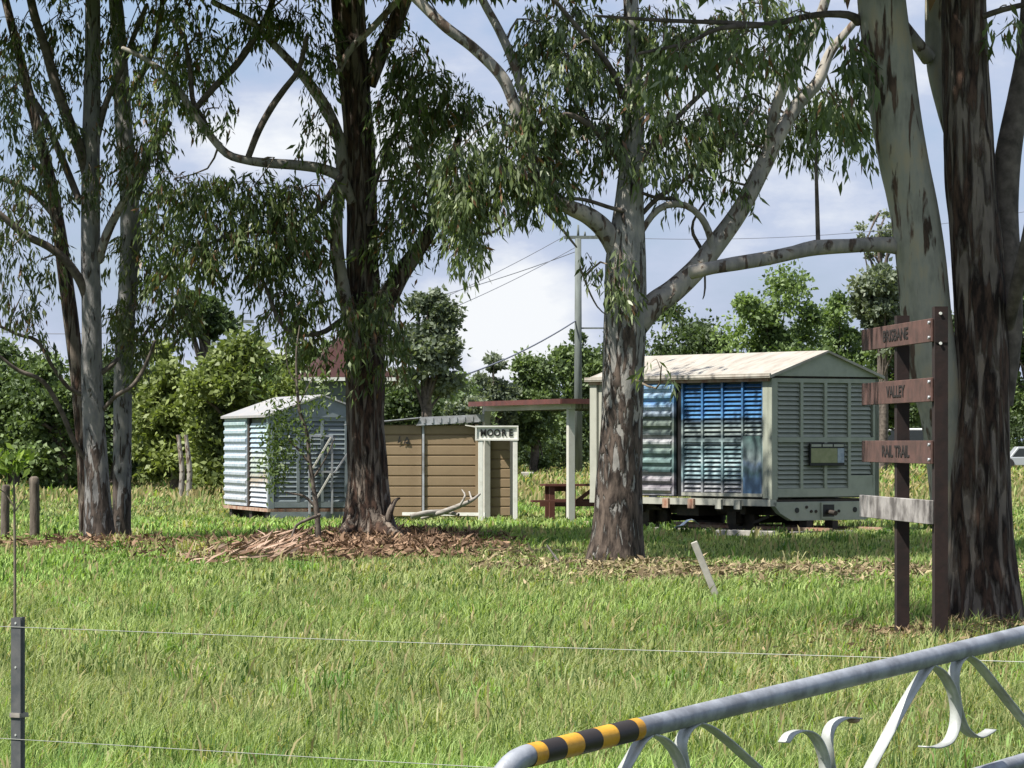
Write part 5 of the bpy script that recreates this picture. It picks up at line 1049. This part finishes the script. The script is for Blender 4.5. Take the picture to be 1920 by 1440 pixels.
# ---------------------------------------------------------------- grass
def grass_band(y0, y1, dens, hgt, wdt, segs=2, xm=.185):
    area = xm * (y1 ** 2 - y0 ** 2); n = int(area * dens)
    y = np.sqrt(rng.random(n) * (y1 ** 2 - y0 ** 2) + y0 ** 2); x = (rng.random(n) * 2 - 1) * xm * y
    lm = litter_mask(x, y); keep = (rng.random(n) > lm * 0.88) & (rng.random(n) < .28 + 1.35 * vnoise(x * 1.2 + 3, y * .8, .16 + y[0] * 0 + y.mean() * .006))
    # not inside buildings
    for (c0_, a0, hx, hy) in ((ctr, ang, 1.0, 2.4), (ctr2, ang2, 1.1, 2.5)):
        dx = x - c0_.x; dy = y - c0_.y; lx = dx * math.cos(a0) + dy * math.sin(a0); ly = -dx * math.sin(a0) + dy * math.cos(a0)
        keep &= ~((np.abs(lx) < hx) & (np.abs(ly) < hy) & (rng.random(n) > 0.25))
    keep &= ~((x > cs.x - wS) & (x < cs.x + .6) & (y > 75.1) & (y < 77))
    x, y = x[keep], y[keep]; n = len(x)
    z = ground_z(x, y)
    patch = vnoise(x, y, 1.1); p2 = vnoise(x * 1.3, y * .7, .32); p3 = vnoise(x, y * .5, 4.2)
    h = hgt * (0.22 + 1.0 * patch ** 1.4 + 0.9 * p2 ** 1.3) * rng.uniform(.6, 1.3, n)
    h *= np.clip(1.25 - litter_mask(x, y), .35, 1); sh = np.clip((y - 38) / 8, 0, 1) * .35; h *= 1 - sh
    az = rng.uniform(0, 2 * math.pi, n); lean = np.abs(rng.normal(0, .62, n)) + .05
    dx = np.cos(az) * lean + .10; dy = np.sin(az) * lean
    b0 = np.stack([x, y, z - .01], 1); tip = b0 + np.stack([dx * h, dy * h, h * np.clip(1 - lean * .28, .25, 1)], 1)
    midp = b0 + np.stack([dx * h * .3, dy * h * .3, h * .58], 1)
    fa = rng.uniform(-.9, .9, n); wv = np.stack([np.cos(fa), np.sin(fa), np.zeros(n)], 1) * (wdt * rng.uniform(.6, 1.3, n))[:, None] / 2
    V = np.stack([b0 - wv, b0 + wv, midp + wv * .8, midp - wv * .8, tip], 1)
    # colour: fresh green, lime, straw
    t = rng.random(n)
    c = np.array([.17, .29, .065]) * (1 - t[:, None]) + np.array([.36, .48, .15]) * t[:, None]
    p4 = vnoise(x + 31, y * .45, 2.0)
    c = c * (0.66 + 0.62 * p4)[:, None] * (0.75 + .45 * p2)[:, None]
    pale = np.clip((vnoise(x * .6 + 5, y * .28, 2.6) - .38) * 2.4, 0, 1)[:, None]; c = c * (1 - .55 * pale) + np.array([.38, .38, .19]) * .55 * pale
    dry = np.clip((p3 - .42) * 2.2, 0, 1) * .38 + np.clip((p4 - .55) * 2, 0, 1) * .3 + np.clip((y - 84) / 20, 0, 1) * .55
    s = rng.random(n) < np.clip(dry, .06, .8); straw = np.array([.37, .31, .16]) * rng.uniform(.75, 1.25, (n, 1))
    c = np.where(s[:, None], straw, c)
    dk = (rng.random(n) < .2)[:, None]; c = np.where(dk, np.array([.055, .11, .025]), c)
    return V, c, n
Vs = []; Cs = []
Tf = []; o = 0; Qf = []
for args in ((8.3, 14, 3300, .14, .0042), (14, 22, 1900, .14, .006), (22, 36, 850, .135, .0095), (36, 62, 330, .12, .016), (62, 100, 75, .15, .032), (100, 235, 11, .36, .09)):
    V, c, n = grass_band(*args); Vs.append(V.reshape(-1, 3)); Cs.append(np.repeat(c, 5, 0))
    i_ = np.arange(n) * 5 + o; Qf.append(np.stack([i_, i_ + 1, i_ + 2, i_ + 3], 1)); Tf.append(np.stack([i_ + 3, i_ + 2, i_ + 4], 1)); o += n * 5
# seed stalks with pale heads
def stalks(y0, y1, dens, hgt):
    area = .185 * (y1 ** 2 - y0 ** 2); n = int(area * dens); y = np.sqrt(rng.random(n) * (y1 ** 2 - y0 ** 2) + y0 ** 2); x = (rng.random(n) * 2 - 1) * .185 * y
    k = (vnoise(x, y, .8) > .42) & (litter_mask(x, y) < .5); x, y = x[k], y[k]; n = len(x); z = ground_z(x, y)
    h = hgt * rng.uniform(.7, 1.3, n); l = rng.normal(.08, .22, (n, 2)); b0 = np.stack([x, y, z], 1)
    m_ = b0 + np.stack([l[:, 0] * h * .6, l[:, 1] * h * .6, h * .7], 1); tp = b0 + np.stack([l[:, 0] * h * 1.4, l[:, 1] * h, h], 1)
    w1 = np.stack([np.full(n, .0018), np.zeros(n), np.zeros(n)], 1) * (y[:, None] / 18 + .5); w2_ = w1 * 2.2
    V = np.stack([b0 - w1, b0 + w1, m_ + w2_, m_ - w2_, tp], 1); c = np.array([.36, .31, .16]) * rng.uniform(.7, 1.3, (n, 1))
    g = (rng.random(n) < .4)[:, None]; c = np.where(g, np.array([.17, .21, .07]), c); return V, c, n
for args in ((8.3, 16, 34, .15), (16, 30, 14, .15), (30, 60, 4, .15), (88, 125, 5, .26)):
    V, c, n = stalks(*args); Vs.append(V.reshape(-1, 3)); Cs.append(np.repeat(c, 5, 0))
    i_ = np.arange(n) * 5 + o; Qf.append(np.stack([i_, i_ + 1, i_ + 2, i_ + 3], 1)); Tf.append(np.stack([i_ + 3, i_ + 2, i_ + 4], 1)); o += n * 5
def weeds(nt, y0, y1):
    y = np.sqrt(rng.random(nt) * (y1 ** 2 - y0 ** 2) + y0 ** 2); x = (rng.random(nt) * 2 - 1) * .185 * y; k = litter_mask(x, y) < .4; x, y = x[k], y[k]
    m = 26; X_ = np.repeat(x, m); Y_ = np.repeat(y, m); n = len(X_); az = rng.uniform(0, 2 * math.pi, n); ln_ = np.abs(rng.normal(.55, .3, n))
    b0 = np.stack([X_ + rng.normal(0, .08, n), Y_ + rng.normal(0, .08, n), ground_z(X_, Y_)], 1); hh = rng.uniform(.08, .19, n) * np.repeat(rng.uniform(.7, 1.3, len(x)), m)
    tp = b0 + np.stack([np.cos(az) * ln_ * hh * 1.5, np.sin(az) * ln_ * hh * 1.5, hh * np.clip(1 - ln_ * .5, .15, 1)], 1); md = b0 + np.stack([np.cos(az) * ln_ * hh * .6, np.sin(az) * ln_ * hh * .6, hh * .75], 1)
    wv = np.stack([np.cos(az + 1.57), np.sin(az + 1.57), np.zeros(n)], 1) * (.0022 * (Y_ / 14 + .3))[:, None]
    tone = np.repeat(rng.random(len(x)), m)[:, None]; c = np.where(tone < .25, np.array([.36, .35, .18]), np.where(tone < .55, np.array([.11, .20, .05]), np.array([.22, .33, .10]))) * rng.uniform(.75, 1.2, (n, 1))
    return np.stack([b0 - wv, b0 + wv, md + wv, md - wv, tp], 1), c, n
for args in ((120, 8.5, 16), (230, 16, 34), (200, 34, 66)):
    V, c, n = weeds(*args); Vs.append(V.reshape(-1, 3)); Cs.append(np.repeat(c, 5, 0))
    i_ = np.arange(n) * 5 + o; Qf.append(np.stack([i_, i_ + 1, i_ + 2, i_ + 3], 1)); Tf.append(np.stack([i_ + 3, i_ + 2, i_ + 4], 1)); o += n * 5
V = np.vstack(Vs).astype(np.float32); Cc = np.vstack(Cs); Q = np.vstack(Qf); T = np.vstack(Tf)
me = bpy.data.meshes.new('grass'); me.vertices.add(len(V)); me.vertices.foreach_set('co', V.ravel())
me.loops.add(Q.size + T.size); me.loops.foreach_set('vertex_index', np.concatenate([Q.ravel(), T.ravel()]).astype(np.int32))
me.polygons.add(len(Q) + len(T)); me.polygons.foreach_set('loop_start', np.concatenate([np.arange(len(Q)) * 4, Q.size + np.arange(len(T)) * 3]).astype(np.int32))
me.update(calc_edges=True)
at = me.color_attributes.new('Col', 'FLOAT_COLOR', 'POINT'); cc = np.ones((len(V), 4), np.float32); cc[:, :3] = Cc; at.data.foreach_set('color', cc.ravel())
tag(link('grass', me, M['grass']), 'long green paddock grass with pale seed heads', 'grass', kind='stuff')
print('grass tris', len(Q) * 2 + len(T))

# ---------------------------------------------------------------- bark and leaf litter
def litter_mesh(n, size, cmap, msk, y0=20, y1=60):
    P_ = []; 
    while sum(map(len, P_)) < n:
        y = rng.uniform(y0, y1, 60000); x = rng.uniform(-9, 9, 60000); m = litter_mask(x, y); k = (rng.random(60000) < m ** 1.3) & msk(x, y); P_.append(np.stack([x[k], y[k]], 1))
    p = np.vstack(P_)[:n]; z = ground_z(p[:, 0], p[:, 1]) + rng.random(n) ** 2 * .10; pos = np.column_stack([p, z])
    d = rng.normal(0, 1, (n, 3)); d[:, 2] = rng.normal(0, .45, n); d /= np.linalg.norm(d, axis=1)[:, None]
    LL = size * rng.uniform(.4, 1.8, n); a, b_ = map(np.array, cmap); t = rng.random((n, 1)) ** 1.3
    return pos, LL, LL * rng.uniform(.12, .35, n), d, a * (1 - t) + b_ * t
A_ = litter_mesh(22000, .10, ((.07, .04, .025), (.33, .22, .145)), lambda x, y: (x < .2) & (y > 46))
B_ = litter_mesh(20000, .075, ((.12, .085, .05), (.40, .33, .20)), lambda x, y: (x > -.5) & (y < 50) & (y > 33))
C_ = litter_mesh(12000, .05, ((.09, .06, .035), (.36, .28, .16)), lambda x, y: (x > .5) & (y < 33))
for dset, lb in ((A_, 'brown bark and leaf litter heaped round the dark trunked gum and grey gums'), (B_, 'straw coloured leaf litter under the mottled centre gum'), (C_, 'dry leaf litter at the foot of the trail sign and right gum')):
    o = leaves(dset[0], dset[1], dset[2], dset[3], dset[4], 'litter', None, (0, 0, 0), M['litter'], partname='leaf_litter'); tag(o, lb, 'leaf litter', kind='stuff')
# pale curled bark strips at the left edge of the mound
n = 420
x = rng.normal(-3.35, .42, n); y = rng.normal(49.3, 1.5, n); z = ground_z(x, y) + .02 + rng.random(n) * .12 * np.exp(-((x + 3.1) / .6) ** 2)
a_ = rng.normal(.45, .4, n); d = np.stack([np.cos(a_), rng.normal(0, .5, n), np.sin(a_) * .45], 1); d /= np.linalg.norm(d, axis=1)[:, None]
l_ = rng.uniform(.12, .42, n); t = rng.random((n, 1)); o = leaves(np.stack([x, y, z], 1), l_, rng.uniform(.025, .05, n), d, np.array([.42, .31, .24]) * (1 - t) + np.array([.2, .12, .08]) * t, 'bark', None, (0, 0, 0), M['litter'], partname='bark_strips')
tag(o, 'pale peeled bark strips at the left edge of the litter mound', 'bark', kind='stuff')
print('TRIS', sum(len(o.data.polygons) * 2 for o in bpy.data.objects if o.type == 'MESH'))
